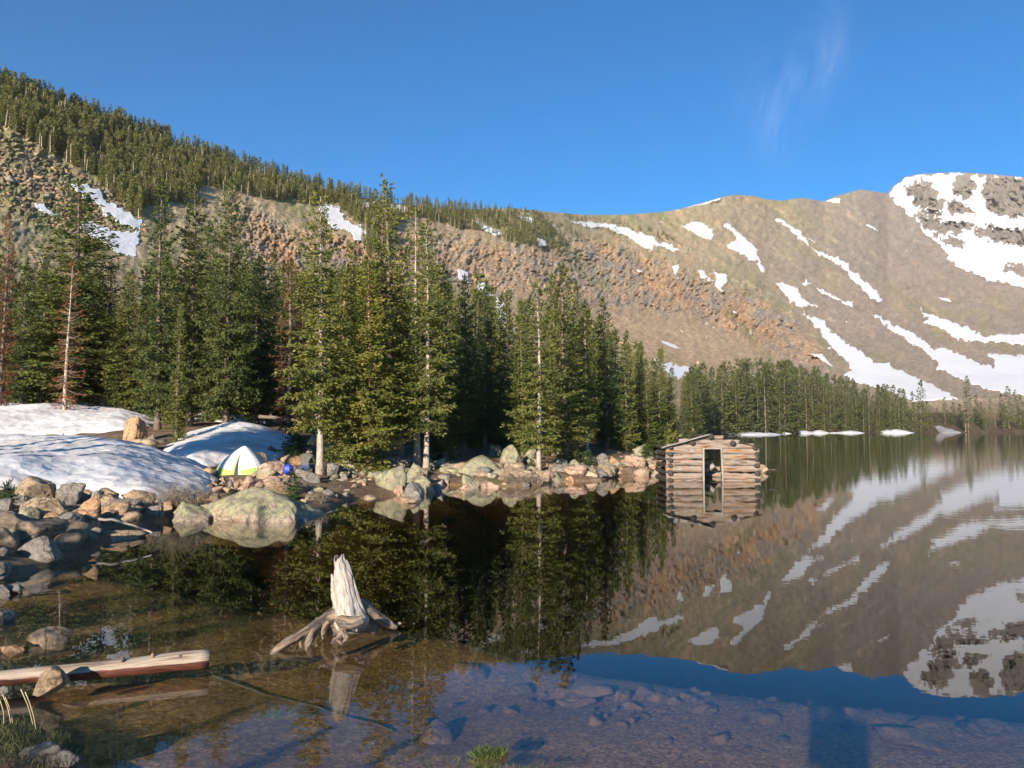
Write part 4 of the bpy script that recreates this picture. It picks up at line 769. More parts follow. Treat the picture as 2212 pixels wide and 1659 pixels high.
tag(mk('hillside_forest', sv, sq, [M['needlef'], M['barklight']], smooth=False, midx=(np.arange(len(sq)) >= nk).astype(int)), 'dense spruce forest covering the upper left hillside up to the skyline', 'forest', kind='stuff')
# loose boulders of the talus and the crags, too many to count
def stone(seed, n=2):
    import bmesh
    b_ = bmesh.new(); bmesh.ops.create_icosphere(b_, subdivisions=n, radius=1); v = np.array([x.co[:] for x in b_.verts]); f = np.array([[q.index for q in p.verts] for p in b_.faces]); b_.free()
    return v, f
def facet(v, seed, planes=16, soft=26., lo=.62, amp=.05, freq=2.2):
    rg = np.random.RandomState(seed); p = rg.normal(size=(planes, 3)); p /= np.linalg.norm(p, axis=1)[:, None]; d = rg.uniform(lo, 1, planes)
    q = np.clip(v @ p.T, .02, None) / d; r = 1 / ((q ** soft).sum(1) ** (1 / soft)); r = np.clip(r, .3, 1.5)
    o = seed * 1.7; r = r * (1 + amp * 2 * fbm(v[:, 0] * freq + o, v[:, 1] * freq, v[:, 2] * freq, 4, 7)); return v * r[:, None]
iv1, if1 = stone(0, 1); rg = np.random.RandomState(21); tu, tvv = rg.uniform(-20, 340, 9000), rg.uniform(240, 530, 9000); tp_ = TALUS
ta, te = ae(tu, tvv); ok = inpoly(ta, te, TALUS); 
for c, pts, lab in PATCH[:3]: ok &= ~inpoly(tu, tvv, uvpoly(c, pts))
tu, tvv = tu[ok][:2300], tvv[ok][:2300]; P_, _ = hill(tu, tvv); tv_, tf_ = [], []
st_ = [facet(iv1, 40 + k, 9, 14, .5) for k in range(8)]
for i, p in enumerate(P_):
    s = math.exp(rg.normal() * .6) * .22; b2 = st_[i % 8] * s * rg.uniform(.7, 1.3, 3); th = rg.rand() * 6.28; b2 = b2 @ np.array([[math.cos(th), -math.sin(th), 0], [math.sin(th), math.cos(th), 0], [0, 0, 1]]).T
    tv_.append(b2 * [1, 1, .65] - [0, 0, .15 * s] + p); tf_.append(if1 + i * len(iv1))
tag(mk('talus_rocks', np.concatenate(tv_), np.concatenate(tf_), [M['tan'], M['orange'], M['grey']], smooth=False, midx=np.repeat(rg.choice(3, len(P_), p=[.4, .35, .25]), len(if1))), 'loose brown boulders strewn over the talus slope at the far left', 'rocks', kind='stuff')
cu, cvv = rg.uniform(520, 1860, 22000), rg.uniform(420, 860, 22000); ca_, ce_ = ae(cu, cvv); okc = inpoly(ca_, ce_, CRAG) | (inpoly(ca_, ce_, scree) & (rg.rand(len(cu)) < .5)); f_ = (ce_ - f_be(ca_)) / (f_er(ca_) - f_be(ca_)); okc &= (f_ > .04) & (f_ < .97)
for c, pts, lab in PATCH: okc &= ~inpoly(cu, cvv, uvpoly(c, pts))
cu, cvv = cu[okc][:900], cvv[okc][:900]; P_, _ = hill(cu, cvv); tv_, tf_ = [], []
for i, p in enumerate(P_):
    s = math.exp(rg.normal() * .55) * .0008 * p[1]; b2 = st_[i % 8] * s * rg.uniform(.6, 1.2, 3) * [1, 1, 1.25]; th = rg.rand() * 6.28; b2 = b2 @ np.array([[math.cos(th), -math.sin(th), 0], [math.sin(th), math.cos(th), 0], [0, 0, 1]]).T
    tv_.append(b2 + p); tf_.append(if1 + i * len(iv1))
tag(mk('crag_rocks', np.concatenate(tv_), np.concatenate(tf_), [M['orange'], M['grey'], M['tan']], smooth=False, midx=np.repeat(rg.choice(3, len(P_), p=[.3, .4, .3]), len(if1))), 'rubble and rock outcrops of the orange crags across the mountainside', 'rocks', kind='stuff')
# trees left of the picture, which throw the shade on the snow and the near left shore
for i, (x, y, h, w_) in enumerate(((-20.9, 12.8, 16, 1.), (-18.2, 14.6, 16, 1.), (-23, 10.5, 17, 1.), (-19.6, 11.2, 17, 1.), (-22.3, 14.2, 16, 1.), (-17.2, 12.2, 17, 1.), (-9.4, 3.4, 3.6, 1.), (-10.8, 5.2, 4.2, 1.), (-7.4, .9, 3.4, 1.1), (-8.6, .2, 5.2, 1.), (-11.5, 2.2, 5., 1.), (-7.7, -1.2, 4.6, 1.1), (-9.6, -.6, 6, 1.), (-4.5, .3, 1.5, 1.7), (-3.8, -.1, 1.5, 1.7), (-5.3, .6, 1.45, 1.7), (-3.1, -.35, 1.5, 1.7))):
    tree('highcrown' if i < 6 else 'narrow', 'spruce_tree', 'spruce standing just left of the picture, shading the left shore', (x, y, float(gz(x, y, False)) - .1), h, 'spruces shading the left shore', w_)
# ================================================================== rocks
iv2, if2 = stone(0, 3); iv3, if3 = stone(0, 4); iv4, if4 = stone(0, 5); ROCKN = [100]
def rock(name, label, pos, size, mt, rz=0., group=None, tilt=0., big=1, lo=.5, cat='boulder', soft=80., planes=11, seed=None, prof=None, wl=0.):
    ROCKN[0] += 1; seed = seed or ROCKN[0]; v, f = ((iv2, if2), (iv3, if3), (iv4, if4))[big]
    w = facet(v, seed, planes, soft, lo, .045 if big else .04) ; lo_, hi_ = w.min(0), w.max(0); w = (w - (lo_ + hi_) / 2) / (hi_ - lo_) * 2
    w = w * np.asarray(size) / 2
    if prof: zl = -size[2] / 2 + size[2] * wl; w[:, 2] = np.where(w[:, 2] > zl, zl + (w[:, 2] - zl) * np.interp(w[:, 0] / size[0] * 2, *prof), w[:, 2])
    if tilt: c, s = math.cos(tilt), math.sin(tilt); w = np.stack([w[:, 0] * c - w[:, 2] * s, w[:, 1], w[:, 0] * s + w[:, 2] * c], -1)
    o = mk(name, w, f, M[mt]); o.location = pos; o.rotation_euler = (0, 0, rz); return tag(o, label, cat, group)
def rrect(c, x0, y0, x1, y1, mt, label, group=None, dep=.85, sink=.5, water=False, big=1, tilt=0., name='boulder', cat='boulder', back=0., Y=None, lo=.5, planes=11, seed=None, rz=0., prof=None):
    u0, v0 = cv(c, x0, y0); u1, v1 = cv(c, x1, y1)
    if Y is not None: g = at((u0 + u1) / 2, v1, Y)
    else: g = onwater((u0 + u1) / 2, v1) if water else G((u0 + u1) / 2, v1)
    k = math.hypot(g[1], H - g[2]) / F; wd = (u1 - u0) * k; ht = (v1 - v0) * k * 1.02; d = wd * dep; y = g[1] + d * .38 + back; k2 = y / g[1]
    hh = ht * k2 * (1 + sink); return rock(name, label, (g[0] * k2, y, g[2] - hh * sink / (1 + sink) + hh / 2 - .0), (wd * k2, d, hh), mt, rz, group, tilt, big, lo, cat, planes=planes, seed=seed, prof=prof, wl=sink / (1 + sink))
LB = 'boulders of the near left shore'
for a in ((180, 930, 560, 1140, 'tan', 'biggest dark tan boulder leaning against the front of the dimpled snowbank'), (100, 900, 345, 1010, 'orange', 'orange boulder peeking out behind the biggest dark tan one'), (330, 868, 720, 1010, 'tan', 'long brown boulder touching the snow, right of the orange one'),
          (600, 998, 905, 1190, 'grey', 'squarish grey-tan boulder with a split face in front of the snow'), (300, 1155, 770, 1350, 'tan', 'wide flat-topped tan block in the middle of the near left pile'), (140, 1100, 300, 1230, 'grey', 'small upright boulder under the biggest dark tan one'),
          (630, 1280, 820, 1405, 'tan', 'small pointed boulder in front of the wide flat-topped block'), (770, 1140, 1090, 1435, 'orange', 'upright boulder with an orange top beside the waterline'), (1000, 1070, 1190, 1190, 'grey', 'round grey boulder against the right end of the snow'),
          (250, 1240, 420, 1350, 'lichen2', 'pale lichen-spotted boulder left of the wide flat-topped block'), (150, 1415, 690, 1659, 'tan', 'large half-shaded boulder lowest in the near left pile'), (-60, 1485, 205, 1659, 'tan', 'boulder at the left edge beside the large half-shaded one'),
          (-40, 820, 125, 970, 'grey', 'grey boulder cut by the left edge in front of the snow'), (410, 1340, 840, 1500, 'grey', 'shaded slab between the flat-topped block and the water'), (-60, 1320, 430, 1450, 'grey', 'dark shaded boulder at the left edge above the large half-shaded one'),
          (1230, 1165, 1500, 1255, 'grey', 'low dark slab under the right end of the dimpled snowbank'), (1100, 1210, 1230, 1290, 'grey', 'small dark stone between the grey boulder and the low dark slab'), (1600, 1230, 1770, 1330, 'grey', 'dark stone beside the bare bush left of the big lichen boulder'), (1785, 1190, 1890, 1290, 'orange', 'small orange stone leaning at the left end of the big lichen boulder'),
          (-50, 1160, 130, 1300, 'grey', 'mossy grey stone under the small fir at the left edge'), (880, 1060, 1010, 1150, 'tan', 'small tan stone wedged behind the orange-topped upright boulder')):
    w_, h_ = a[2] - a[0], a[3] - a[1]; rrect('A', a[0] - .04 * w_, a[1] - .06 * h_, a[2] + .04 * w_, a[3] + .04 * h_, a[4], a[5], LB, dep=.95, big=2)
for a in ((1030, 1250, 1330, 1450, 'tan', 'tan boulder standing in the shallows at the end of the near left pile'), (1280, 1240, 1600, 1415, 'tan', 'rounded boulder in the shallows right of its tan neighbour'), (980, 1515, 1550, 1600, 'tan', 'flat slab barely rising from the water in the little bay'), (1640, 1356, 1700, 1392, 'grey', 'tiny stone at the waterline of the little bay'), (835, 1560, 1060, 1625, 'wet', 'dark wet stone left of the flat slab in the little bay')):
    rrect('A', *a[:4], a[4], a[5], LB, water=True, sink=.5)
for a in ((1340, 255, 1580, 525, 'orange', 'tall standing orange boulder by the pale trunk, among the snow'), (1240, 500, 1760, 610, 'tan', 'low rounded brown rock melting out of the snow below the standing orange boulder'), (990, 500, 1320, 590, 'tan', 'low tan rock left of the rounded brown one'), (720, 490, 850, 548, 'tan', 'small rock beside the seedling between the snowbanks'),
          (510, 475, 680, 540, 'tan', 'flat rock left of the seedling between the snowbanks'), (-60, 440, 100, 505, 'tan', 'flat rock at the left edge between the two snowbanks'), (1585, 445, 1700, 530, 'grey', 'grey stone in the hollow right of the standing orange boulder')):
    rrect('A', *a[:4], a[4], a[5], 'rocks between the snowbanks', dep=.7)
rg = np.random.RandomState(19)
for i in range(50):
    t_ = rg.rand(); y = rg.uniform(9.6, 19.2); x = float(np.interp(y, [9, 10.4, 11.5, 13, 14.3, 16.5, 18, 19.2], [-6.6, -7.0, -7.4, -7.5, -7.8, -8.2, -8.3, -8.6])) - rg.exponential(.9) + .1; s = math.exp(rg.normal() * .4) * .34
    z = float(gz(x, y, False)); rock('boulder', 'smaller stone filling the gaps of the near left boulder pile', (x, y, max(z, -.05) + .12 * s), (s * rg.uniform(1, 1.5), s * 1.1, s * rg.uniform(.7, 1.0)), ['tan', 'grey', 'tan', 'orange'][i % 4], rg.rand() * 6, 'gap stones of the near left pile', big=0)
# big lichen boulder in three cracked pieces, and its neighbours at the camp
GB = 'camp rocks'
rrect('B', 470, 952, 1900, 1262, 'lichen', 'big yellow-green lichen boulder at the water in front of the tent', GB, dep=.6, water=True, big=2, sink=1.4, lo=.74, planes=22, seed=411, back=.4, prof=([-1, -.62, -.3, .0, .25, .55, .8, 1], [.75, .8, .92, 1.04, .9, .72, .55, .3]))
rrect('B', 950, 1045, 1570, 1266, 'lichen', 'front bulge split from the big lichen boulder', GB, dep=.5, water=True, big=2, sink=1.2, seed=12, lo=.66, planes=16)
rrect('B', 180, 1062, 660, 1252, 'lichen2', 'orange and lichen-grey rock forming the left end of the big lichen boulder', GB, dep=.7, water=True, big=2, sink=1.2, seed=15, lo=.6, planes=14)
for a in ((1160, 605, 1445, 805, 'pink', 'large pinkish boulder beside the tent, left of the blue bag'), (1390, 530, 1635, 640, 'orange', 'flat-topped orange boulder left of the seated person'), (1120, 440, 1265, 505, 'orange', 'orange rock at the right shoulder of the tent'), (1250, 430, 1405, 562, 'orange', 'round orange rock touching the small fir behind the camp'),
          (1130, 500, 1265, 635, 'tan', 'shadowed tan rock tucked behind the right side of the tent'), (1560, 690, 1835, 845, 'grey', 'grey streaked boulder the person sits on'), (1880, 620, 2035, 757, 'grey', 'pale angular block right of the clean pale trunk'), (1700, 530, 1820, 600, 'tan', 'tan rock between the person and the clean pale trunk'),
          (1655, 290, 1820, 425, 'lichen2', 'big grey lichen rock behind the clean pale trunk'), (1885, 330, 1995, 535, 'grey', 'upright grey rock striped by shadows, right behind the clean pale trunk'), (1940, 480, 2175, 562, 'lichen2', 'low mossy rock left of the bushy drooping spruce'), (1930, 562, 2055, 625, 'grey', 'small grey rock above the pale angular block'),
          (2050, 590, 2180, 672, 'lichen2', 'lichen rock at the foot of the bushy drooping spruce'), (1355, 760, 1485, 835, 'pink', 'low pink rock between the pinkish boulder and the small spruce'), (1045, 880, 1135, 948, 'tan', 'pale rock just behind the top of the big lichen boulder'), (1260, 850, 1400, 942, 'pink', 'reddish rock left of the small spruce on the bank'), (1210, 890, 1270, 942, 'pink', 'small reddish stone left of the reddish rock'),
          (620, 950, 745, 1035, 'tan', 'square brown stone by the bare bush'), (1110, 820, 1212, 882, 'tan', 'tan cube-like stone right of the fire ring'), (1195, 780, 1315, 852, 'pink', 'pink stone under the large pinkish boulder'), (500, 670, 665, 748, 'orange', 'orange rock at the left foot of the tent'), (660, 690, 772, 757, 'grey', 'grey rock in front of the left corner of the tent'),
          (330, 690, 492, 755, 'tan', 'brown rocks heap end between the snow and the tent'), (1020, 715, 1155, 775, 'tan', 'flat rock in front of the right corner of the tent'), (960, 760, 1122, 862, 'pink', 'largest stone of the fire ring, at its right end')):
    rrect('B', *a[:4], a[4], a[5], GB)
for a in ((610, 765, 692, 842), (612, 812, 716, 892), (575, 850, 662, 922), (648, 870, 782, 932), (708, 820, 782, 882), (768, 880, 862, 932), (818, 800, 882, 882), (878, 810, 952, 887), (858, 880, 932, 922), (915, 840, 1052, 912), (560, 820, 620, 870), (840, 770, 900, 820), (920, 790, 990, 840), (720, 770, 800, 830)):
    rrect('B', *a, random.Random(a[0]).choice(['tan', 'pink', 'orange', 'grey']), 'stone of the heaped fire ring in front of the tent', 'fire ring stones', name='stone', cat='stone', big=0)
GC = 'rocks of the middle shore'
for a in ((740, 650, 1125, 905, 'lichen', 'large cracked lichen boulder left of the pair of trunks'), (1075, 635, 1275, 835, 'lichen', 'right half of the cracked lichen boulder, with an orange face'), (560, 795, 645, 842, 'tan', 'pale stone on the bare soil under the bushy spruce'), (470, 680, 605, 765, 'lichen2', 'grey-green rock on the soil left of the orange trunk'), (345, 740, 475, 805, 'lichen2', 'flat lichen rock left of the grey-green one on the soil'),
          (400, 590, 565, 682, 'lichen2', 'mossy rock above the grey-green one'), (620, 665, 722, 752, 'lichen2', 'rock touching the left side of the orange trunk'), (800, 655, 885, 725, 'grey', 'grey rock between the orange trunk and the mottled trunk'), (1050, 570, 1205, 612, 'grey', 'flat grey rock in the shade behind the cracked lichen boulder'), (785, 390, 895, 455, 'lichen2', 'lichen rock back in the trees behind the orange trunk')):
    rrect('C', *a[:4], a[4], a[5], GC)
for a in ((410, 905, 532, 1000, 'pink', 'round pink boulder at the waterline below the bare soil'), (520, 915, 668, 987, 'tan', 'shadowed rock right beside the round pink boulder'), (660, 895, 812, 967, 'orange', 'pointed orange rock at the water left of the cracked lichen boulder'), (955, 870, 1095, 967, 'pink', 'pink wedge under the cracked lichen boulder'), (1055, 830, 1305, 972, 'grey', 'smooth grey slab sloping into the water below the cracked lichen boulder'),
          (1070, 760, 1430, 942, 'lichen', 'lichen boulder with a dark right side at the water, right of the cracked one'), (1400, 800, 1512, 917, 'grey', 'dark stone in the notch right of the lichen boulder with the dark side'), (1040, 990, 1222, 1058, 'tan', 'tan rock alone in the water off the middle shore'), (745, 845, 965, 950, 'pink', 'pink slab at the water under the large cracked boulder'), (1510, 800, 1570, 855, 'pink', 'small pink square stone in the notch of the middle shore'), (620, 970, 790, 1005, 'tan', 'flat stone awash in front of the pointed orange rock')):
    rrect('C', *a[:4], a[4], a[5], GC, water=True, sink=.8)
GD = 'rocks of the point left of the cabin'
for a in ((10, 545, 585, 745, 'lichen', 'broad sloping lichen slab under the dark-trunked spruce'), (455, 428, 718, 652, 'lichen', 'tilted lichen block with an orange flank on the broad sloping slab'), (345, 418, 485, 545, 'lichen2', 'dark-capped rock left of the tilted lichen block'), (700, 468, 865, 605, 'lichen', 'two-pointed lichen rock left of the birch-white trunk'), (960, 408, 1088, 512, 'lichen2', 'angular pale rock behind, right of the birch-white trunk'), (1205, 588, 1405, 722, 'lichen', 'yellow-topped lichen boulder right of the birch-white trunk'),
          (1500, 638, 1715, 752, 'lichen2', 'wide grey boulder behind the long pale waterside one'), (1515, 513, 1648, 648, 'grey', 'egg-shaped grey boulder standing behind the small spruce on the point'), (1640, 553, 1812, 692, 'orange', 'knobbly orange boulder in the middle of the point'), (1820, 543, 2045, 662, 'pink', 'wide pink boulder near the end of the point'), (1900, 418, 2135, 572, 'lichen', 'long leaning lichen boulder highest on the point'), (2040, 593, 2190, 672, 'pink', 'pink boulder at the tip of the point behind the cabin corner'),
          (2100, 428, 2230, 542, 'orange', 'orange boulder highest at the tip of the point'), (280, 720, 442, 782, 'lichen2', 'flat grey rock under the broad sloping slab'), (440, 718, 602, 802, 'tan', 'pale rock beside the bare waterside bush'), (560, 650, 705, 752, 'lichen2', 'lichen rock right under the tilted block'), (955, 688, 1035, 742, 'grey', 'dark hollowed stone at the foot of the birch-white trunk'), (1060, 485, 1140, 545, 'lichen2', 'small pale rock behind, near the angular pale one'), (1400, 640, 1500, 700, 'grey', 'small grey rock at the foot of the small spruce on the point'), (820, 440, 900, 490, 'tan', 'small tan rock high behind the birch-white trunk')):
    rrect('D', *a[:4], a[4], a[5], GD)
for a in ((50, 750, 255, 887, 'lichen', 'rounded lichen boulder at the waterline below the broad sloping slab'), (295, 778, 382, 842, 'lichen2', 'knob of rock right of the rounded lichen boulder'), (250, 820, 460, 887, 'pink', 'low pink rocks row end at the waterline below the bare bush'), (15, 855, 142, 907, 'pink', 'low pink stone left of the rounded lichen boulder'), (1010, 710, 1195, 822, 'lichen2', 'blocky grey-green boulder at the waterline right of the bare bush'), (1270, 680, 1605, 802, 'pink', 'long pale pink boulder lying along the waterline'),
          (1175, 758, 1275, 817, 'orange', 'small pointed orange stone left of the long pale pink boulder'), (1715, 698, 1802, 757, 'pink', 'pointed pink stone at the waterline of the point'), (1915, 668, 2102, 757, 'pink', 'triangular pink boulder at the waterline near the tip'), (1785, 708, 1895, 752, 'tan', 'flat tan stone between the pointed and the triangular pink ones'), (470, 830, 560, 870, 'tan', 'small tan stone at the water under the bare bush'), (1600, 700, 1712, 770, 'tan', 'low tan stone right of the long pale pink boulder'), (2100, 690, 2200, 755, 'lichen2', 'green-stained stone at the very tip of the point'), (700, 830, 790, 868, 'grey', 'grey stone half sunk at the right of the bare bush'), (860, 820, 960, 850, 'tan', 'thin stone awash below the birch-white trunk')):
    rrect('D', *a[:4], a[4], a[5], GD, water=True, sink=.8)
rg = np.random.RandomState(31)
for i in range(190):                     # middling rocks packed along the shore
    u = rg.uniform(570, 1440); x0, y0_ = W(u, np.interp(u, [300, 370, 700, 760, 930, 965, 1178, 1198, 1300, 1320, 1440], [1138, 1118, 1104, 1076, 1060, 1045, 1046, 1039, 1036, 1027, 1022])); y = y0_ + (rg.exponential(1.6) if u > 950 else rg.uniform(2.5, 9)) + .15; x = x0 * y / y0_; s = math.exp(rg.normal() * .4) * .42
    if 640 < u < 800 and y < 30: s *= .4
    z = float(gz(x, y, False)); rock('boulder', 'middling rock among the many packed along the camp shore', (x, y, max(z, -.03) + .14 * s), (s * rg.uniform(1, 1.7), s, s * rg.uniform(.6, .9)), ['tan', 'pink', 'lichen2', 'lichen2', 'grey', 'tan'][i % 6], rg.rand() * 6, 'middling rocks along the camp shore', big=0)
for i in range(110):                     # little stones along the waterline and the camp ground
    u = rg.uniform(300, 1440); x0, y0_ = W(u, np.interp(u, [300, 370, 700, 760, 930, 965, 1178, 1198, 1300, 1320, 1440], [1138, 1118, 1104, 1076, 1060, 1045, 1046, 1039, 1036, 1027, 1022])); y = y0_ + rg.exponential(2.2) + .1; x = x0 * y / y0_; s = math.exp(rg.normal() * .45) * .19
    z = float(gz(x, y, False)); rock('stone', 'small loose stone scattered along the shore', (x, y, max(z, -.03) + .05 * s), (s * rg.uniform(.9, 1.6), s, s * rg.uniform(.5, .9)), ['tan', 'pink', 'grey', 'lichen2', 'orange'][i % 5], rg.rand() * 6, 'small stones along the shore', big=0, cat='stone')
rrect('E', 1795, 655, 1935, 782, 'tan', 'lone pale rock standing in the lake just right of the cabin', water=True, sink=.4)
rrect('F', 245, 570, 558, 682, 'tan', 'lone sunlit tan rock in the brown shallows above the floating log', water=True, sink=.5, dep=.6)
rrect('F', 262, 885, 505, 990, 'tan', 'dark shaded rock lapping over the floating log', sink=1.2, Y=6.05, dep=.7, big=2, seed=33)
rrect('F', 20, 695, 200, 745, 'orange', 'small rock barely above water at the left edge', water=True, sink=.8)
rrect('F', 170, 1535, 620, 1700, 'grey', 'shaded rock in the bottom left corner', sink=.4, Y=4.65, dep=.7)
rrect('F', -60, 410, 100, 500, 'grey', 'dark stone at the left edge in the shaded shallows', water=True, sink=.5); rrect('F', 20, 215, 190, 280, 'grey', 'bluish dark stone under the near left pile', water=True, sink=.4); rrect('F', -60, 220, 80, 300, 'grey', 'dark stone at the left edge under the pile', water=True, sink=.4)
rrect('F', -40, 1030, 60, 1085, 'grey', 'pale stone at the left edge under the floating log', Y=5.6, sink=.4)
# stones on the lake bed
UW = 'submerged rocks on the lake bed'
for a in ((240, 362, 455, 452, 'largest flat submerged rock in the middle of the shallows'), (550, 402, 635, 442, 'small oval submerged rock right of the largest flat one'), (452, 418, 530, 458, 'pale submerged stone right beside the largest flat one'), (200, 450, 385, 492, 'submerged slab below the largest flat rock'), (1005, 508, 1175, 580, 'pinkish submerged boulder left of the long dark shadow'), (1700, 530, 1845, 585, 'submerged rock near the right edge, behind the yellow-topped one'),
          (1630, 585, 1895, 692, 'big submerged rock with a yellow top near the right edge'), (165, 395, 265, 442, 'submerged stone left of the largest flat rock'), (685, 460, 755, 492, 'round submerged stone amid the shallows'), (485, 478, 585, 508, 'low submerged stone below the oval one'), (1985, 545, 2230, 625, 'dim submerged rock at the right edge'), (-5, 395, 110, 432, 'brownish submerged slab left in the middle shallows'), (780, 500, 900, 540, 'faint submerged stone between the oval one and the pinkish boulder'), (590, 440, 700, 470, 'flat submerged stone below the small oval rock'), (490, 570, 545, 600, 'tiny pale stone on the gravel bed')):
    u0, v0 = cv('W', a[0], a[1]); u1, v1 = cv('W', a[2], a[3]); d = .26; g = onwater((u0 + u1) / 2, v1, -d); k = g[1] / F; zb = float(gz(g[0], g[1] + .15)); wd = (u1 - u0) * k; hh = min((v1 - v0) * k * .8, -.05 - zb + .1) if zb < -.1 else .08
    rock('submerged_rock', a[4], (g[0], g[1] + wd * .2, zb + hh * .3), (wd, wd * .75, max(hh, .12)), 'wet', 0, UW, cat='submerged rock')
rg = np.random.RandomState(41)
for i in range(48):
    u, v = rg.uniform(850, 2200), rg.uniform(1440, 1640); g = onwater(u, v, -.3); z = float(gz(g[0], g[1], False)); s = math.exp(rg.normal() * .5) * .07
    if z < -1.3: continue
    rock('pebble', 'cobble lying on the gravel bed of the shallows', (g[0], g[1], z + .01), (s * 1.5, s * 1.2, s * .8), 'wet', rg.rand() * 6, 'cobbles on the lake bed', big=0, cat='cobble')

# ================================================================== far shore snow, bank
for i, (c, x0, y0, x1, y1, lab) in enumerate(((8, 1010, 1045, 1240, 1104, 'largest rounded snow mound on the far shore, right end'), (8, 650, 1070, 820, 1109, 'snow mound in the middle of the far shore wood'), (8, 405, 1070, 525, 1114, 'tall narrow snow mound on the far shore'), (8, 190, 1078, 390, 1119, 'wide snow mound left on the far shore'), (8, 565, 1094, 640, 1112, 'smallest snow mound on the far shore'), (8, 90, 1088, 200, 1120, 'small snow mound at the left of the far shore'), ('E', 1090, 150, 1960, 237, 'long snowbank on the far shore directly behind the cabin roof'))):
    u0, v0 = cv(c, x0, y0); u1, v1 = cv(c, x1, y1); um = (u0 + u1) / 2; Y = float(np.interp(um, [1450, 1490, 1560, 1640, 1760, 1900, 2212], [100, 150, 232, 290, 348, 367, 410])) + 1; k = Y / F
    v, f = iv3, if3; s = np.array([(u1 - u0) * k / 2 * 1.7, (u1 - u0) * k * .4 + 4, (v1 - v0) * k * .55]); w = v * s; w[:, 2] = np.sign(v[:, 2]) * np.abs(v[:, 2]) ** 1.5 * s[2]; w[:, 2] *= 1 + .5 * fbm(w[:, 0] * .16, w[:, 1] * .16, i, 3, 15)
    o = mk('snow_mound', w, f, M['snowfar']); o.location = (AH(um) * Y, Y + s[1] * .8, -.1); tag(o, lab, 'snow mound', 'snow mounds on the far shore')
poly = np.array([(AH(u) * Y, Y) for u, Y in ((2033, 386), (2074, 388), (2076, 396), (2062, 406), (2042, 416), (2028, 422), (2018, 420), (2022, 410), (2028, 396))]); xs = np.arange(poly[:, 0].min() - 1, poly[:, 0].max() + 1, .8); ys = np.arange(383, 443, 1.2); X, Y = np.meshgrid(xs, ys, indexing='ij')
d = polydist(X, Y, poly); sd = np.where(inpoly(X, Y, poly), d, -d) + 1.1 * fbm(X * .2, Y * .2, 1, 3, 17); Z = np.vectorize(farz)(X, Y) + np.where(sd > 0, 1.0 * (1 - np.exp(-np.maximum(sd, 0) / 2)) , -.6); fm = (sd[:-1, :-1] > -1.2) & (sd[1:, 1:] > -1.2) & (sd[1:, :-1] > -1.2) & (sd[:-1, 1:] > -1.2)
q = gridfaces(len(xs), len(ys), fm); used = np.unique(q); ids = -np.ones(X.size, int); ids[used] = np.arange(len(used))
tag(mk('snow_tongue', np.stack([X, Y, Z], -1).reshape(-1, 3)[used], ids[q], M['snowdirty']), 'grey dirty snow tongue running down to the lake on the right far shore', 'snow patch')

# ================================================================== log cabin
CS = 31.4 * F / F; cx0, cz_ = at(1439, 1037, 3488 / 111)[0], 0; CY = 3488 / 111.; KX = .1488 * CY / F       # metres per unit of the close-up
cab = thing('log_cabin', 'roofless weathered log cabin standing half sunk in the lake', 'log cabin', (cx0, CY, 0))
LX = lambda x: (x - 455) * KX; LZ = lambda y: (885 - y) * KX
rg = np.random.RandomState(3)
def log(x0, x1, y, z, r, nm='log', mt='logwood', axis='x', taper=.07, amp=.034, parent=None, ends=True, seg=14, lean=0.):
    n = 22; t = np.linspace(0, 1, n); L = x1 - x0
    if axis == 'x': p = np.stack([x0 + L * t, np.full(n, y) + .012 * np.sin(t * 5 + x0 + z * 9), np.full(n, z) + .012 * np.sin(t * 4 + z * 17) + lean * (t - .5)], -1)
    else: p = np.stack([np.full(n, y), x0 + L * t, np.full(n, z) + .01 * np.sin(t * 5 + z * 11)], -1)
    return mktube(nm, [tube(p, r * (1 + taper * np.sin(t * 3 + z * 5)), seg, amp, int(abs(z) * 100 + abs(x0) * 10) + 1, 3.)], M[mt], parent or cab)
rows = [(465, .125), (540, .122), (630, .135), (722, .14), (822, .14)]
xd0, xd1 = LX(985), LX(1250)
for y, r in rows + [(915, .14), (1005, .14), (1090, .14)]:
    z = LZ(y); j1, j2 = rg.normal(size=2) * .012
    log(LX(452 + rg.uniform(-4, 14)), xd0 - .02, .0, z + j1, r); log(xd1 + .02, LX(1785 + rg.uniform(0, 24)), .0, z + j2, r)
log(LX(470), LX(1720), 0, LZ(397), .125); log(LX(640), LX(1520), 0, LZ(330), .115); log(LX(960), LX(1280), 0, LZ(268), .095)
for x, sd_ in ((500, 0), (1752, 1)):                                  # side walls, their dark butts crossing the front corners
    for y in (505, 585, 678, 780, 880, 970, 1060):
        z = LZ(y); X = LX(x + rg.uniform(-8, 8)) + (0 if sd_ else .02)
        log(-.2 + rg.uniform(-.03, .04), 2.5 + rg.uniform(0, .2), X, z, .098, 'side_log', 'logend', axis='y', seg=9, amp=.035)
for k, y in enumerate((520, 600, 690, 775, 850, 940)):                # back wall stubs sticking out left
    log(.06 + rg.uniform(-.06, .12), LX(700) + rg.uniform(-.3, .3), 2.35, LZ(y) * 1.05, .11, 'back_log', 'logend', amp=.05, seg=9)
for y in (760, 850, 940): log(LX(1080), LX(1840), 2.35, LZ(y), .11, 'back_log', 'logwood', amp=.04)
for x, y, r in ((510, 412, .085), (825, 333, .115), (1085, 255, .115), (1408, 345, .105), (1722, 425, .08)):
    log(-.26, 2.6, LX(x), LZ(y), r, 'purlin', 'logend', axis='y', seg=10, amp=.025)
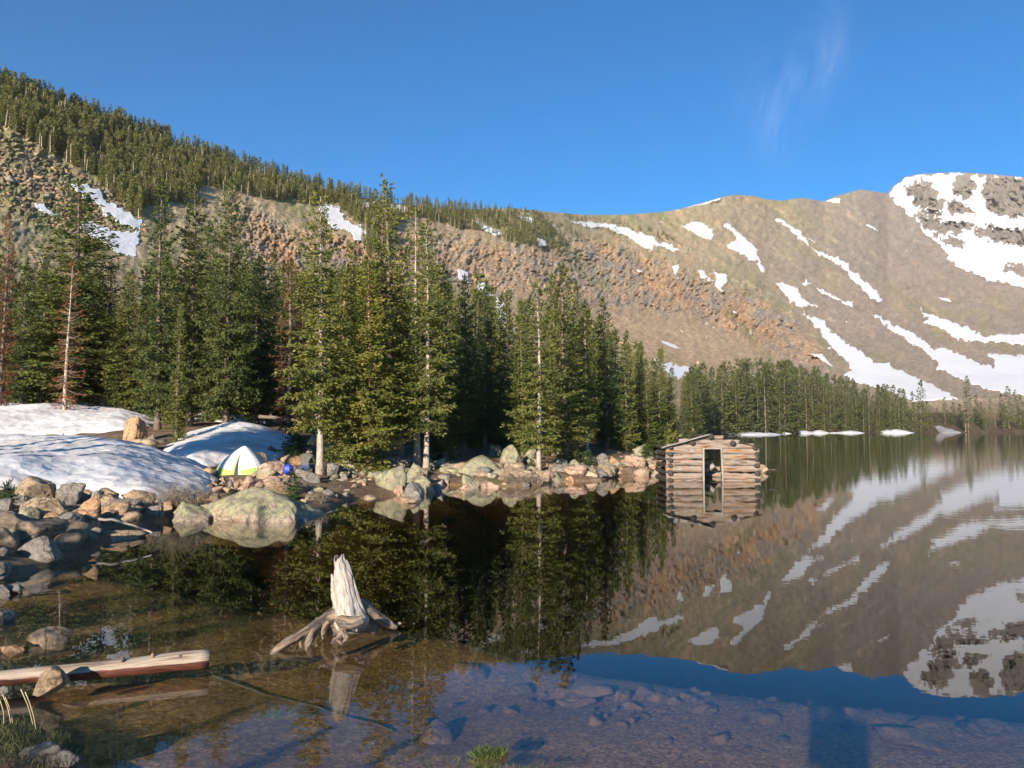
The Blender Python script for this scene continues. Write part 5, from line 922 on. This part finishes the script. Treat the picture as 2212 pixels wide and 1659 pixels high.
def board(pts0, pts1, th, wdir, nm, mt='board', parent=None):         # a sawn board from one point to another
    p0, p1 = np.array(pts0, float), np.array(pts1, float); d = (p1 - p0) / np.linalg.norm(p1 - p0); w = np.array(wdir, float); nrm = np.cross(d, w / np.linalg.norm(w)); nrm /= np.linalg.norm(nrm)
    q = []; g = []; n = 7
    for i in range(n):
        c = p0 + (p1 - p0) * i / (n - 1) + nrm * .006 * math.sin(i * 1.7)
        for a_, b_ in ((-.5, -.5), (.5, -.5), (.5, .5), (-.5, .5)): q.append(c + w * a_ + nrm * th * b_); g.append((i * .4, a_ * np.linalg.norm(w), b_ * th))
    f = [[i * 4 + j, i * 4 + (j + 1) % 4, i * 4 + 4 + (j + 1) % 4, i * 4 + 4 + j] for i in range(n - 1) for j in range(4)] + [[3, 2, 1, 0], [n * 4 - 4, n * 4 - 3, n * 4 - 2, n * 4 - 1]]
    return mk(nm, q, np.array(f), M[mt], parent if parent is not None else cab, False, {'grain': ('FLOAT_VECTOR', np.array(g))})
fr_ = -.155
for nm, a_, b_, wd in (('door_jamb', (LX(978), fr_, -1.), (LX(984), fr_, LZ(418)), (.075, 0, 0)), ('door_jamb', (LX(1272), fr_, -1.), (LX(1244), fr_, LZ(418)), (.065, 0, 0))): board(a_, b_, .05, wd, nm)
board((LX(972), fr_, LZ(424)), (LX(1258), fr_, LZ(424)), .05, (0, 0, .05), 'door_header')
board((LX(375), -.3, LZ(417)), (LX(1045), -.3, LZ(226)), .045, (0, .05, .0), 'rake_board')
for k in range(1): 
    y0_ = -.24 + k * .4; board((LX(372 + rg.uniform(-5, 12)), y0_, LZ(408)), (LX(1060 if k < 3 else 760 + 40 * k), y0_, LZ(222 if k < 3 else 308)), .03, (0, .36, 0), 'roof_board', 'logend' if k % 2 else 'board')
board((LX(1500), -.15, LZ(332)), (LX(1822), -.15, LZ(407)), .025, (0, .2, 0), 'roof_board', 'logend')
log_ = lambda p0, p1, r, nm, mt: mktube(nm, [tube(spline([p0, (np.array(p0) + p1) / 2 + [.02, 0, 0], p1], 10), r, 10, .02, 5)], M[mt], cab)
log_((LX(1075), 1.0, -1.0), (LX(1045), 1.0, LZ(400)), .085, 'fallen_post', 'logend'); log_((LX(1100), 1.9, LZ(840)), (LX(1290), 1.5, LZ(690)), .11, 'fallen_log', 'board'); log_((LX(1040), 2.0, LZ(700)), (LX(1330), 2.0, LZ(700)), .1, 'fallen_log', 'board')
log_((LX(1060), 1.7, LZ(640)), (LX(1290), 1.7, LZ(590)), .04, 'fallen_pole', 'logend'); board((LX(1070), 2.1, LZ(560)), (LX(1190), 2.1, LZ(660)), .04, (0, 0, .22), 'fallen_board')
tb = tube([at(*cv('E', 1940, 740), CY + .5), at(*cv('E', 2020, 736), CY + .5), at(*cv('E', 2090, 742), CY + .5)], [.03, .045, .025], 7, .02, 3)
o = mktube('driftwood', [tb], M['logend']); o.location = (0, 0, 0); tag(o, 'thin dark stick afloat right of the lone rock by the cabin', 'driftwood')

# ================================================================== the stump in the water and the floating log
SY = 7.86; sp = lambda u, v, dy=0.: at(u, v, SY + dy)
base = sp(752, 1372); st = thing('tree_stump', 'bleached broken stump with spreading roots in the shallow water', 'tree stump', tuple(base)); kx = SY / F
def loc(l): return [np.array(p) - base for p in l]
path = spline(loc([sp(760, 1356), sp(757, 1335), sp(752, 1310), sp(747, 1275), sp(740, 1238), sp(733, 1206)]), 44); rad = np.interp(np.linspace(0, 1, 44), [0, .12, .28, .5, .75, 1], np.array([30, 35, 29, 23, 17.5, 11]) * kx)
fl = lambda t, th: 1 + .10 * (1 - .8 * t) * np.sin(4 * th + 1.2 + 1.2 * t) + .035 * np.sin(9 * th + 3 * t) + .022 * np.sin(19 * th - 2 * t)
v, q, g, tri = tube(path, rad, 64, .012, 3, 9., flut=fl)
n_ = 44; th = np.arange(64) / 64 * 6.283; jag = .025 * np.sin(2 * th + .6) + .03 * np.abs(np.sin(7 * th)) * np.random.RandomState(2).rand(64) + .012 * np.random.RandomState(4).rand(64)
for i in range(n_ - 12, n_): v[i * 64:(i + 1) * 64, 2] += jag * ((i - (n_ - 13)) / 12) ** 2
c0 = len(v) - 1; v[c0] -= [0, 0, .12]
mk('trunk', v, [q, tri], M['stump'], st, True, {'grain': ('FLOAT_VECTOR', g)})
for pts, r, nm, mt in (([sp(748, 1210, .0), sp(758, 1245, .0), sp(768, 1285), sp(782, 1330, .03)], [2, 5, 7, 10], 'splinter', 'stump'), ([sp(717, 1240), sp(721, 1262), sp(727, 1285)], [2, 6, 7], 'splinter', 'stump'), ([sp(716, 1270), sp(722, 1290), sp(729, 1312)], [2, 6, 8], 'splinter', 'stump'),
    ([sp(742, 1325, .1), sp(705, 1342, .0), sp(680, 1355, -.1), sp(655, 1367, -.22), sp(628, 1382, -.34), sp(606, 1398, -.42), sp(586, 1412, -.45)], [26, 18, 13, 10, 9, 8, 4], 'root', 'root'), ([sp(686, 1352, -.1), sp(674, 1370, -.2), sp(666, 1388, -.25), sp(661, 1405, -.25)], [9, 9, 7, 3], 'root', 'root'), ([sp(645, 1374, -.26), sp(648, 1386, -.28), sp(651, 1398, -.28)], [3, 3, 2], 'root', 'root'), ([sp(706, 1345, -.05), sp(697, 1362, -.1), sp(695, 1382, -.1)], [8, 6, 4], 'root', 'root'),
    ([sp(772, 1318, .12), sp(795, 1322, .15), sp(818, 1336, .2), sp(840, 1348, .25), sp(858, 1356, .28)], [28, 17, 12, 8, 3], 'root', 'root'), ([sp(775, 1335, .2), sp(812, 1348, .3), sp(845, 1352, .35), sp(866, 1346, .38)], [14, 9, 6, 2], 'root', 'root'),
    ([sp(730, 1338, -.2), sp(742, 1345, -.24), sp(762, 1347, -.26), sp(785, 1338, -.22)], [8, 12, 10, 8], 'root', 'root'), ([sp(742, 1348, -.22), sp(738, 1368, -.27), sp(728, 1380, -.28), sp(718, 1392, -.28)], [9, 7, 5, 3], 'root', 'root'), ([sp(740, 1362, -.26), sp(748, 1376, -.28), sp(742, 1390, -.28)], [6, 5, 3], 'root', 'root'), ([sp(728, 1382, -.28), sp(738, 1388, -.28), sp(741, 1392, -.28)], [4, 3, 2], 'root', 'root'), ([sp(766, 1348, -.22), sp(769, 1358, -.24), sp(768, 1366, -.24)], [5, 4, 2], 'root', 'root')):
    p = spline(loc(pts), 22); rr = np.interp(np.linspace(0, 1, 22), np.linspace(0, 1, len(r)), r) * kx
    mktube(nm, [tube(p, rr, 18, .012 if nm == 'root' else .006, len(r) * 7 + int(r[0]), 11., flut=lambda t, th: 1 + .16 * np.sin(3 * th + 4 * t) + .09 * np.sin(7 * th - 3 * t))], M[mt], st)
shade_mass = spline(loc([sp(708, 1352, .05), sp(735, 1356, .1), sp(770, 1354, .16), sp(815, 1352, .26)]), 18); mktube('root', [tube(shade_mass, np.array([.03] + [.075] * 8 + [.07] * 8 + [.02]), 20, .03, 8, 9., flut=lambda t, th: 1 + .2 * np.sin(4 * th + 6 * t))], M['barkdark'], st)  # dark mass added under the trunk to stand for the shadow there
LYr = 3488 / (1440 - 926); p0, p1 = at(-90, 1475, 6.15), at(452, 1424, LYr)
lg = thing('floating_log', 'barkless log with a red wet underside lying in the water at the lower left', 'log', tuple(p1)); pts = [p0 + (p1 - p0) * t + [0, 0, .004 * math.sin(t * 9)] for t in np.linspace(0, 1, 26)]; pts = [p - p1 for p in pts]
m, t, b = mat('wet_log', .55, .4); g_ = attr(t, 'grain').outputs['Vector']; w = worldco(t); sz_ = NN(t, 'ShaderNodeSeparateXYZ'); t.links.new(w, sz_.inputs[0])
cwood = ramp(t, noise(t, scalev(t, g_, (1.2, 30, 30)), 1.4, 7, .65), [(.36, (.14, .09, .06)), (.46, (.31, .235, .17)), (.54, (.40, .33, .26)), (.64, (.24, .15, .09))]); wetc = ramp(t, noise(t, scalev(t, g_, (1.5, 10, 10)), 2, 5), [(.38, (.035, .014, .010)), (.5, (.13, .040, .022)), (.62, (.06, .026, .019))])
hz = math_(t, 'ADD', math_(t, 'MULTIPLY', sz_.outputs[2], -16.), math_(t, 'MULTIPLY', noise(t, w, 3, 6, .6), .9)); t.links.new(mix(t, ramp(t, math_(t, 'ADD', hz, 1.9), [(.42, (0, 0, 0)), (.5, (1, 1, 1))]), cwood, wetc), b.inputs['Base Color']); bump(t, b, noise(t, scalev(t, g_, (1.5, 30, 30)), 2, 5), .5, .01)
M['wetlog'] = m
mktube('trunk', [tube(pts, np.linspace(.055, .084, 26), 22, .004, 6, 5.)], M['wetlog'], lg)
for k, (tt, az) in enumerate(((.66, 1.0), (.78, .8), (.9, 1.7))):
    c = np.array(pts[int(tt * 25)]); d = np.array([.1, -math.sin(az) * .6, math.cos(az - .8)]); mktube('branch_stub', [tube([c + d * .06, c + d * .09, c + d * .105], [.018, .014, .006], 8, .004, k)], M['root'], lg)
o = mktube('sunken_branch', [tube(spline([(q_[0], q_[1], float(gz(q_[0], q_[1])) + .012) for q_ in (onwater(440, 1452, -.2), onwater(560, 1488, -.2), onwater(700, 1530, -.2), onwater(850, 1575, -.2))], 18), np.linspace(.016, .007, 18), 7, .01, 4)], M['logend']); tag(o, 'thin dark sunken branch lying on the brown lake bed below the stump', 'branch')
# fallen timber behind the camp
for i, (u0, v0, Y0, u1, v1, Y1, r, lab) in enumerate(((650, 905, 44, 800, 918, 42, .2, 'thick grey fallen trunk in the shade behind the camp'), (560, 900, 46, 660, 912, 45, .12, 'fallen trunk lying behind the shaded snowbank, left of the thicker grey one'), (1000, 1012, 32.5, 1130, 1002, 34.5, .07, 'thin fallen pole resting across the broad sloping slab'), (190, 1118, 14.6, 330, 1150, 14.2, .03, 'curved dry branch lying among the near left boulders'))):
    o = mktube('fallen_log', [tube(spline([at(u0, v0, Y0), (at(u0, v0, Y0) + at(u1, v1, Y1)) / 2 + [0, 0, .06], at(u1, v1, Y1)], 14), np.linspace(r, r * .6, 14), 9, .02, i)], M['board' if i == 3 else 'barkdark']); tag(o, lab, 'fallen log')

# ================================================================== tent
TYc = 29.6; tb_ = G(516, 1026); TYc = tb_[1] + .55; kt = tb_[1] / F; tent = thing('tent', 'small white and lime green dome tent with its door ajar', 'tent', (tb_[0], TYc, tb_[2] - .02))
tw, tht = 112 * kt, 62 * kt
def dome(p, th, r0=1.0):
    sx_, sy_ = tw / 2, .95; q = (np.abs(np.cos(th)) ** 3.2 + np.abs(np.sin(th)) ** 3.2) ** (-1 / 3.2); s_ = np.sin(p * math.pi / 2); rr = np.clip(1 - s_ ** 1.5, 0, 1) ** .82
    pole = 1 + .05 * np.abs(np.sin(2 * th)) ** 3 * np.sin(p * math.pi); return np.stack([sx_ * q * np.cos(th) * rr * pole * r0, sy_ * q * np.sin(th) * rr * pole * r0, tht * s_ + 0 * th + .012 * np.sin(th * 9) * np.cos(p * 3)], -1)
NT = 72
def domepart(name, p0, p1, n, mt, r0=1.0, cut=None):
    p, th = np.meshgrid(np.linspace(0, 1, n), np.arange(NT) / NT * 2 * math.pi, indexing='ij'); bt = .11 + .14 * np.abs(np.cos(th)) ** 1.5
    lo_ = p0 if p0 is not None else bt; hi_ = p1 if p1 is not None else bt; pp = lo_ + (hi_ - lo_) * p; V_ = dome(pp, th, r0); i, j = np.meshgrid(np.arange(n - 1), np.arange(NT), indexing='ij')
    q = np.stack([i * NT + j, i * NT + (j + 1) % NT, (i + 1) * NT + (j + 1) % NT, (i + 1) * NT + j], -1); return mk(name, V_.reshape(-1, 3), q.reshape(-1, 4), M[mt], tent)
domepart('canopy', None, 1.0, 20, 'tentwhite'); domepart('lower_skirt', 0.0, None, 8, 'tentgreen')
def strip(name, th0, th1, p0, p1, mt, off):       # pieces of the door and its painted inner shade, just outside the wall
    p = np.linspace(p0, p1, 14); a_ = np.linspace(1, .05, 14); tm = -math.pi / 2 - .02
    L_ = dome(p, tm + th0 * a_, off); R_ = dome(p, tm + th1 * a_, off); V_ = np.stack([L_, R_], 1).reshape(-1, 3); q = np.array([[2 * i, 2 * i + 1, 2 * i + 3, 2 * i + 2] for i in range(13)]); return mk(name, V_, q, M[mt], tent)
d_ = strip('door_shade', -.02, .16, .0, .66, 'tentshade', 1.012); strip('door_flap', -.13, -.02, .0, .70, 'tentgreen', 1.03); strip('zip_flap', .15, .24, .0, .62, 'tentwhite', 1.025)  # dark strip on the closed wall stands for the shade inside the door
for s in (-1, 1):
    mktube('tent_pole', [tube([dome(np.array(p), np.array(math.pi * (.25 if s > 0 else .75) + (math.pi if q_ else 0)), 1.015) for q_, p in [(0, x) for x in np.linspace(0, 1, 9)] + [(1, x) for x in np.linspace(.88, 0, 8)]], .009, 5)], M['tentwhite'], tent)

# ================================================================== people
def body(name, J, E, parent, matfn, mats, sub=2):
    me = bpy.data.meshes.new(name); me.from_pydata([j[0] for j in J], E, []); o = bpy.data.objects.new(name, me); C.objects.link(o)
    md = o.modifiers.new('skin', 'SKIN'); md.use_smooth_shade = True; sv = me.skin_vertices[0].data
    for i, j in enumerate(J): r = j[1]; sv[i].radius = r if isinstance(r, tuple) else (r, r)
    sv[0].use_root = True; s2 = o.modifiers.new('sub', 'SUBSURF'); s2.levels = s2.render_levels = sub
    bpy.context.view_layer.update(); dg = bpy.context.evaluated_depsgraph_get(); nm = bpy.data.meshes.new_from_object(o.evaluated_get(dg)); bpy.data.objects.remove(o)
    nm.materials.clear()
    for m_ in mats: nm.materials.append(m_)
    segs = [(np.array(J[a][0]), np.array(J[b][0]), matfn(a, b)) for a, b in E]
    for p in nm.polygons:
        c = np.array(p.center); best = min(segs, key=lambda s: np.linalg.norm(c - (s[0] + (s[1] - s[0]) * np.clip(np.dot(c - s[0], s[1] - s[0]) / (np.dot(s[1] - s[0], s[1] - s[0]) + 1e-9), 0, 1)))); p.material_index = best[2]; p.use_smooth = True
    o = bpy.data.objects.new(name, nm); C.objects.link(o); o.parent = parent; return o
def hand(J, E, w, elbow, grip=(0, 0, -1)):
    w = np.array(w); d = w - np.array(elbow); d /= np.linalg.norm(d); sd_ = np.cross(d, [0, 0, 1.]); sd_ /= np.linalg.norm(sd_); g_ = np.array(grip, float); i0 = len(J); J.append((tuple(w + d * .05), (.034, .018))); wi = i0
    for k, (o_, L_) in enumerate(((-.03, .065), (-.01, .078), (.01, .074), (.03, .058))):
        b_ = w + d * .09 + sd_ * o_; J.append((tuple(b_), .010)); J.append((tuple(b_ + d * L_ * .5 + g_ * .012), .009)); J.append((tuple(b_ + d * L_ * .85 + g_ * .035), .008)); n = len(J); E += [(wi, n - 3), (n - 3, n - 2), (n - 2, n - 1)]
    b_ = w + d * .04 - sd_ * .04; J.append((tuple(b_), .011)); J.append((tuple(b_ + d * .03 - sd_ * .02 + g_ * .01), .009)); n = len(J); E += [(wi, n - 2), (n - 2, n - 1)]; return wi
def figure(root, pelvis, chest, neck, head, sh, el, wr, hip, kn, an, toe):
    J = [(pelvis, (.15, .12)), (tuple((np.array(pelvis) + chest) / 2), (.145, .11)), (chest, (.17, .125)), (neck, .06), (tuple(np.array(neck) * .45 + np.array(head) * .55), .075), (head, (.088, .098)), (tuple(np.array(head) + (np.array(head) - neck) * .42), .07)]
    E = [(0, 1), (1, 2), (2, 3), (3, 4), (4, 5), (5, 6)]; lab = {}
    for s in (0, 1):
        i = len(J); J += [(sh[s], .075), (el[s], .048), (wr[s], .032)]; E += [(2, i), (i, i + 1), (i + 1, i + 2)]; hi = hand(J, E, wr[s], el[s]); E.append((i + 2, hi)); lab[i] = 0; lab[i + 1] = 0; lab[i + 2] = 0
    nA = len(J)
    for s in (0, 1):
        i = len(J); J += [(hip[s], .095), (kn[s], .062), (an[s], .045), (toe[s], .04)]; E += [(0, i), (i, i + 1), (i + 1, i + 2), (i + 2, i + 3)]
    def mf(a, b):
        if max(a, b) >= nA: return 1
        if (a, b) in ((3, 4), (4, 5), (5, 6)): return 2
        if a in lab and b in lab or a == 2: return 0
        return 2 if max(a, b) > 6 else 0
    bo = body('body', J, E, root, mf, [M['jacket'], M['jeans'], M['skin']])
    h = np.array(head); up = h - np.array(neck); up /= np.linalg.norm(up); v, f = stone(0, 3); fwd = np.array([0, 1., 0]); keep = v @ (up * .8 - fwd * .62) > -.12
    vv = v * [.1, .115, .1] * (1 + .05 * fbm(v[:, 0] * 5, v[:, 1] * 5, v[:, 2] * 5, 2, 3))[:, None] + h + up * .03; ff = f[keep[f].all(1)]; mk('hair', vv, ff, M['hair'], root)
    for s in (-1, 1):
        mk('ear', v * [.014, .024, .034] + h + [s * .092, 0, .0], f, M['skin'], root); mk('eye', v * .013 + h + fwd * .092 + [s * .034, 0, .01], f, M['black'], root)
    mk('nose', v * [.014, .022, .024] + h + fwd * .1 - up * .02, f, M['skin'], root); mk('mouth', v * [.024, .008, .007] + h + fwd * .092 - up * .058, f, M['skin'], root); return bo
px_, py_ = AH(659), G(665, 1045)[1] + .75; pz = H + float(ae(659, 1014)[1]) * py_
sit = thing('person', 'person in an olive jacket and blue jeans hunched on a grey boulder, seen from behind', 'person', (px_ * py_, py_, pz + .06), -.15)
figure(sit, (0, 0, .02), (0, .17, .36), (0, .28, .47), (0, .38, .53), ((-.19, .19, .38), (.19, .19, .38)), ((-.24, .36, .16), (.24, .36, .16)), ((-.08, .52, .2), (.1, .52, .2)), ((-.1, .06, .0), (.1, .06, .0)), ((-.14, .46, .06), (.14, .46, .06)), ((-.14, .48, -.36), (.14, .48, -.36)), ((-.15, .62, -.4), (.15, .62, -.4)))
gb = float(gz(0, -.35, False))
ph = thing('person', 'standing person whose dark shadow falls on the shallows at lower right', 'person', (0.02, -.42, gb))
E_ = H - gb; figure(ph, (0, 0, E_ - .68), (0, .02, E_ - .34), (0, .02, E_ - .14), (0, .03, E_ + .0), ((-.18, .02, E_ - .24), (.18, .02, E_ - .24)), ((-.15, .16, E_ - .46), (.15, .16, E_ - .46)), ((-.09, .30, E_ - .1), (.09, .30, E_ - .1)), ((-.1, 0, E_ - .78), (.1, 0, E_ - .78)), ((-.11, .02, .48), (.11, .02, .48)), ((-.12, 0, .09), (.12, 0, .09)), ((-.13, .14, .045), (.13, .14, .045)))
pb = thing('phone', 'black phone held up by the standing person', 'phone', (0, -.045, H - .02)); 
v, f = stone(0, 3); nv = np.sign(v) * np.abs(v) ** .25; mk('phone_case', nv * [.075, .004, .036], f, M['black'], pb); mk('lens', v * [.008, .003, .008] + [.05, .006, .018], f, M['black'], pb)
def lump(name, label, cat, c, x0, y0, x1, y1, mt, Y, seed, group=None):
    u0, v0 = cv(c, x0, y0); u1, v1 = cv(c, x1, y1); p = at((u0 + u1) / 2, (v0 + v1) / 2, Y); k = Y / F; v, f = iv2, if2; w = v * [(u1 - u0) * k / 2, (u1 - u0) * k * .4, (v1 - v0) * k / 2]; w = w * (1 + .5 * fbm(v[:, 0] * 2.6 + seed, v[:, 1] * 2.6, v[:, 2] * 2.6, 4, 9, .6))[:, None]
    o = mk(name, w, f, M[mt]); o.location = p; return tag(o, label, cat, group)
lump('stuff_sack', 'crumpled bright blue bag beside the seated person', 'bag', 'B', 1430, 630, 1520, 745, 'bluebag', py_ - .5, 3)
lump('food_canister', 'small olive pot between the blue bag and the seated person', 'pot', 'B', 1530, 640, 1580, 715, 'jacket', py_ - .4, 5)
lump('cloth', 'white cloth dropped at the foot of the orange trunk', 'cloth', 'C', 660, 780, 715, 818, 'tentwhite', 29.4, 7); lump('cloth', 'pale blue cloth right behind the foot of the orange trunk', 'cloth', 'C', 800, 725, 850, 790, 'ltblue', 31.5, 8)

# ================================================================== shrubs, seedlings, grass
def small(key, c, x0, y0, x1, y1, label, name='fir_seedling', Y=None, group=None, cat='small fir'):
    u0, v0 = cv(c, x0, y0); u1, v1 = cv(c, x1, y1); g = G((u0 + u1) / 2, v1) if Y is None else at((u0 + u1) / 2, v1, Y); k = g[1] / F; h = (v1 - v0) * k; ph = PROTO[key][2]; wd = (u1 - u0) * k; bw = {'sapling': 1.0, 'bush': 2.5}[key]
    return tree(key, name, label, tuple(g - [0, 0, .03]), h, group, wide=wd / (bw * h / ph), cat=cat)
GF = 'small firs on the shore'
small('bush', 'B', 1340, 265, 1745, 545, 'dark round small fir behind the flat-topped orange boulder', Y=33.5, group=GF); small('sapling', 'B', 1390, 690, 1670, 1030, 'pointed small fir at the water right of the big lichen boulder', group=GF); small('bush', 'B', 770, 895, 995, 1012, 'low flat fir behind the left part of the big lichen boulder', group=GF)
small('sapling', 'D', 1320, 460, 1530, 645, 'small fir on the rocky point between grey boulders', group=GF); small('bush', 'D', 1990, 400, 2150, 515, 'small fir on the long leaning boulder of the point', Y=38, group=GF); small('sapling', 'D', 1970, 570, 2070, 662, 'little fir beside the wide pink boulder of the point', group=GF); small('sapling', 'D', 2140, 540, 2220, 615, 'little fir at the tip of the point by the cabin', group=GF)
small('sapling', 'D', 740, 560, 880, 690, 'light green little fir at the foot of the birch-white trunk', group=GF); small('bush', 'A', -60, 930, 190, 1220, 'dark small fir at the left edge among the near boulders', Y=15.2, group=GF); small('sapling', 'A', 655, 430, 725, 525, 'tiny seedling standing between the snowbanks', group=GF); small('bush', 'D', 1040, 500, 1200, 600, 'low fir in the shade right of the birch-white trunk', group=GF)
def twigs(name, label, c, x0, y0, x1, y1, n, seed, mt='twig', r=.006, water=False, spread=.6, cat='bare shrub', Y=None):
    rg = np.random.RandomState(seed); u0, v0 = cv(c, x0, y0); u1, v1 = cv(c, x1, y1); g = at((u0 + u1) / 2, v1, Y) if Y else (onwater((u0 + u1) / 2, v1) if water else G((u0 + u1) / 2, v1)); k = g[1] / F; wd, h = (u1 - u0) * k, (v1 - v0) * k; L = []
    for i in range(n):
        b_ = np.array([rg.uniform(-.36, .36) * wd, rg.uniform(-.2, .3) * wd * .5, 0]); d = np.array([rg.normal() * spread, rg.normal() * spread, 1.]); d /= np.linalg.norm(d); l = h * rg.uniform(.5, 1.1); m_ = b_ + d * l * .5 + rg.normal(size=3) * .04; e_ = b_ + d * l + [0, 0, -.12 * l]
        L.append(tube([b_, m_, e_], np.array([1, .8, .4]) * r, 3, cap=False))
        for q_ in range(2): L.append(tube([m_, m_ + (d + rg.normal(size=3) * .5) * l * .25, m_ + (d + rg.normal(size=3) * .6) * l * .45], np.array([.7, .5, .3]) * r, 3, cap=False))
    V_, f, G_ = tubes(L); o = mk(name, V_, f, M[mt], attrs={'grain': ('FLOAT_VECTOR', G_)}); o.location = g; return tag(o, label, cat)
twigs('bare_shrub', 'tangled leafless brown bush between the dimpled snowbank and the big lichen boulder', 'A', 1640, 960, 2260, 1260, 170, 1); twigs('bare_shrub', 'leafless twiggy bush low along the water left of the birch-white trunk', 'D', 420, 715, 1010, 855, 190, 2); twigs('bare_shrub', 'dry twigs on the soil at the water right of the small pointed fir', 'B', 1670, 930, 1930, 1035, 80, 3); twigs('bare_shrub', 'grey brush pile of bleached sticks at the foot of the near left pile', 'A', 780, 1440, 1070, 1545, 45, 4, 'board', .009, True, 1.5)
def blades(name, label, pos, n, h, w_, spread, mt, seed, cat='grass', kind=None, rad=.1, lean=.35):
    rg = np.random.RandomState(seed); th = rg.rand(n) * 6.28; rr = rad * np.sqrt(rg.rand(n)); B = np.stack([rr * np.cos(th) * spread, rr * np.sin(th), np.zeros(n)], -1); D = np.stack([rg.normal(size=n) * lean, rg.normal(size=n) * lean, np.ones(n)], -1); D /= np.linalg.norm(D, axis=1)[:, None]
    hh = h * rg.uniform(.5, 1.1, n); S = np.cross(D, rg.normal(size=(n, 3))); S /= np.linalg.norm(S, axis=1)[:, None]; bend = np.stack([rg.normal(size=n) * .25, rg.normal(size=n) * .25, -.15 * np.ones(n)], -1)
    M1 = B + D * (hh * .55)[:, None]; T_ = B + (D + bend) * hh[:, None]; w2 = w_ / 2; V_ = np.stack([B - S * w2, B + S * w2, M1 + S * w2 * .8, M1 - S * w2 * .8, T_], 1).reshape(-1, 3); k = np.arange(n)[:, None] * 5
    o = mk(name, V_, [k + [[0, 1, 2, 3]], k + [[3, 2, 4]]], M[mt], smooth=False); o.location = pos; return tag(o, label, cat, kind=kind)
g = onwater(1057, 1632); blades('grass_tuft', 'bright green grass tuft rising from the water at the bottom edge', tuple(g), 260, .075, .006, 1.5, 'grass', 1, rad=.075, lean=.45)
g = onwater(1052, 1668); blades('grass_tuft', 'paler grass tuft half cut by the bottom edge below the bright green one', tuple(g), 90, .08, .006, 1.5, 'grass', 2, rad=.06)
g = onwater(948, 1650); blades('grass_tuft', 'dark sparse blades in the water left of the bright green tuft', tuple(g), 22, .06, .004, 2.2, 'grassd', 3, rad=.06)
g = onwater(1010, 1648); blades('grass_tuft', 'thin pale blades between the dark blades and the bright green tuft', tuple(g), 20, .045, .004, 2, 'grass', 4, rad=.05)
g = onwater(1150, 1662); blades('grass_tuft', 'low dark grass fringe at the bottom edge right of the bright green tuft', tuple(g), 120, .035, .005, 4, 'grassd', 6, rad=.05)
g = onwater(600, 1546, -.08); blades('grass_tuft', 'submerged green weed on the brown bed below the stump', tuple(g), 90, .06, .006, 2, 'grass', 7, rad=.07)
for i in range(16):
    u, v = [(20, 1560), (60, 1575), (100, 1590), (20, 1620), (70, 1630), (10, 1650), (45, 1600), (-20, 1580), (90, 1655), (120, 1610), (40, 1545), (0, 1595), (130, 1570), (75, 1600), (30, 1660), (-10, 1630)][i]; g = at(u, v + 20, 5.0 + (1600 - v) * .006)
    blades('bank_grass', 'dull tuft of the shaded bank grass in the bottom left corner', (g[0], g[1], float(gz(g[0], g[1]))), 70, .11, .004, 1.3, 'grassd', 20 + i, rad=.12)['group'] = 'bank grass tufts'
for i, (u0, v0, u1, v1, Yk, lab) in enumerate(((262, 1260, 165, 1035, 5.1, 'tallest dry straw stalk in the bottom left corner'), (285, 1290, 200, 1055, 5.0, 'dry straw stalk right beside the tallest one'), (85, 1250, 20, 1075, 5.2, 'dry straw stalk left of the tall pair'), (30, 1250, 0, 1120, 5.15, 'straw stalk at the left edge'), (100, 1245, 40, 1095, 5.2, 'thin straw stalk crossing the one left of the tall pair'))):
    a_, b_ = at(*cv('F', u0, v0 + 60), Yk), at(*cv('F', u1, v1), Yk); o = mktube('grass_stalk', [tube(spline([a_, (a_ + b_) / 2 + [.01, 0, 0], b_], 8), np.linspace(.0025, .0035, 8), 5)], M['straw']); tag(o, lab, 'grass stalk', 'dry grass stalks')
blades('bank_moss', 'green moss and grass at the tip of the rocky point left of the cabin', tuple(G(*cv('D', 2110, 725))), 400, .10, .02, 2.5, 'grass', 9, cat='moss', rad=.5)
for i, (x, y) in enumerate(((300, 470), (350, 520), (420, 560), (330, 590), (450, 610), (540, 500), (300, 640), (500, 690), (620, 600))):
    g = G(*cv('C', x, y + 30)); blades('ground_plant', 'low olive plant cushion among the rocks behind the clean pale trunk', tuple(g), 160, .14, .02, 1.6, 'grassd', 40 + i, cat='ground plant', rad=.4)['group'] = 'low plants behind the camp'

# ================================================================== thin mountain air
if HAZE:
    hzb = mk('haze', [(x, y, z) for z in (-6, 660) for x, y in ((-2600, -400), (2600, -400), (2600, 2500), (-2600, 2500))], np.array([[3, 2, 1, 0], [4, 5, 6, 7], [0, 1, 5, 4], [1, 2, 6, 5], [2, 3, 7, 6], [3, 0, 4, 7]]), smooth=False); tag(hzb, kind='stuff')
    m = bpy.data.materials.new('thin_air'); m.use_nodes = True; t = m.node_tree; t.nodes.clear(); pv = NN(t, 'ShaderNodeVolumePrincipled', Density=.00007, Anisotropy=.0); pv.inputs['Color'].default_value = (.95, .95, .95, 1)
    t.links.new(pv.outputs[0], NN(t, 'ShaderNodeOutputMaterial').inputs['Volume']); hzb.data.materials.append(m)
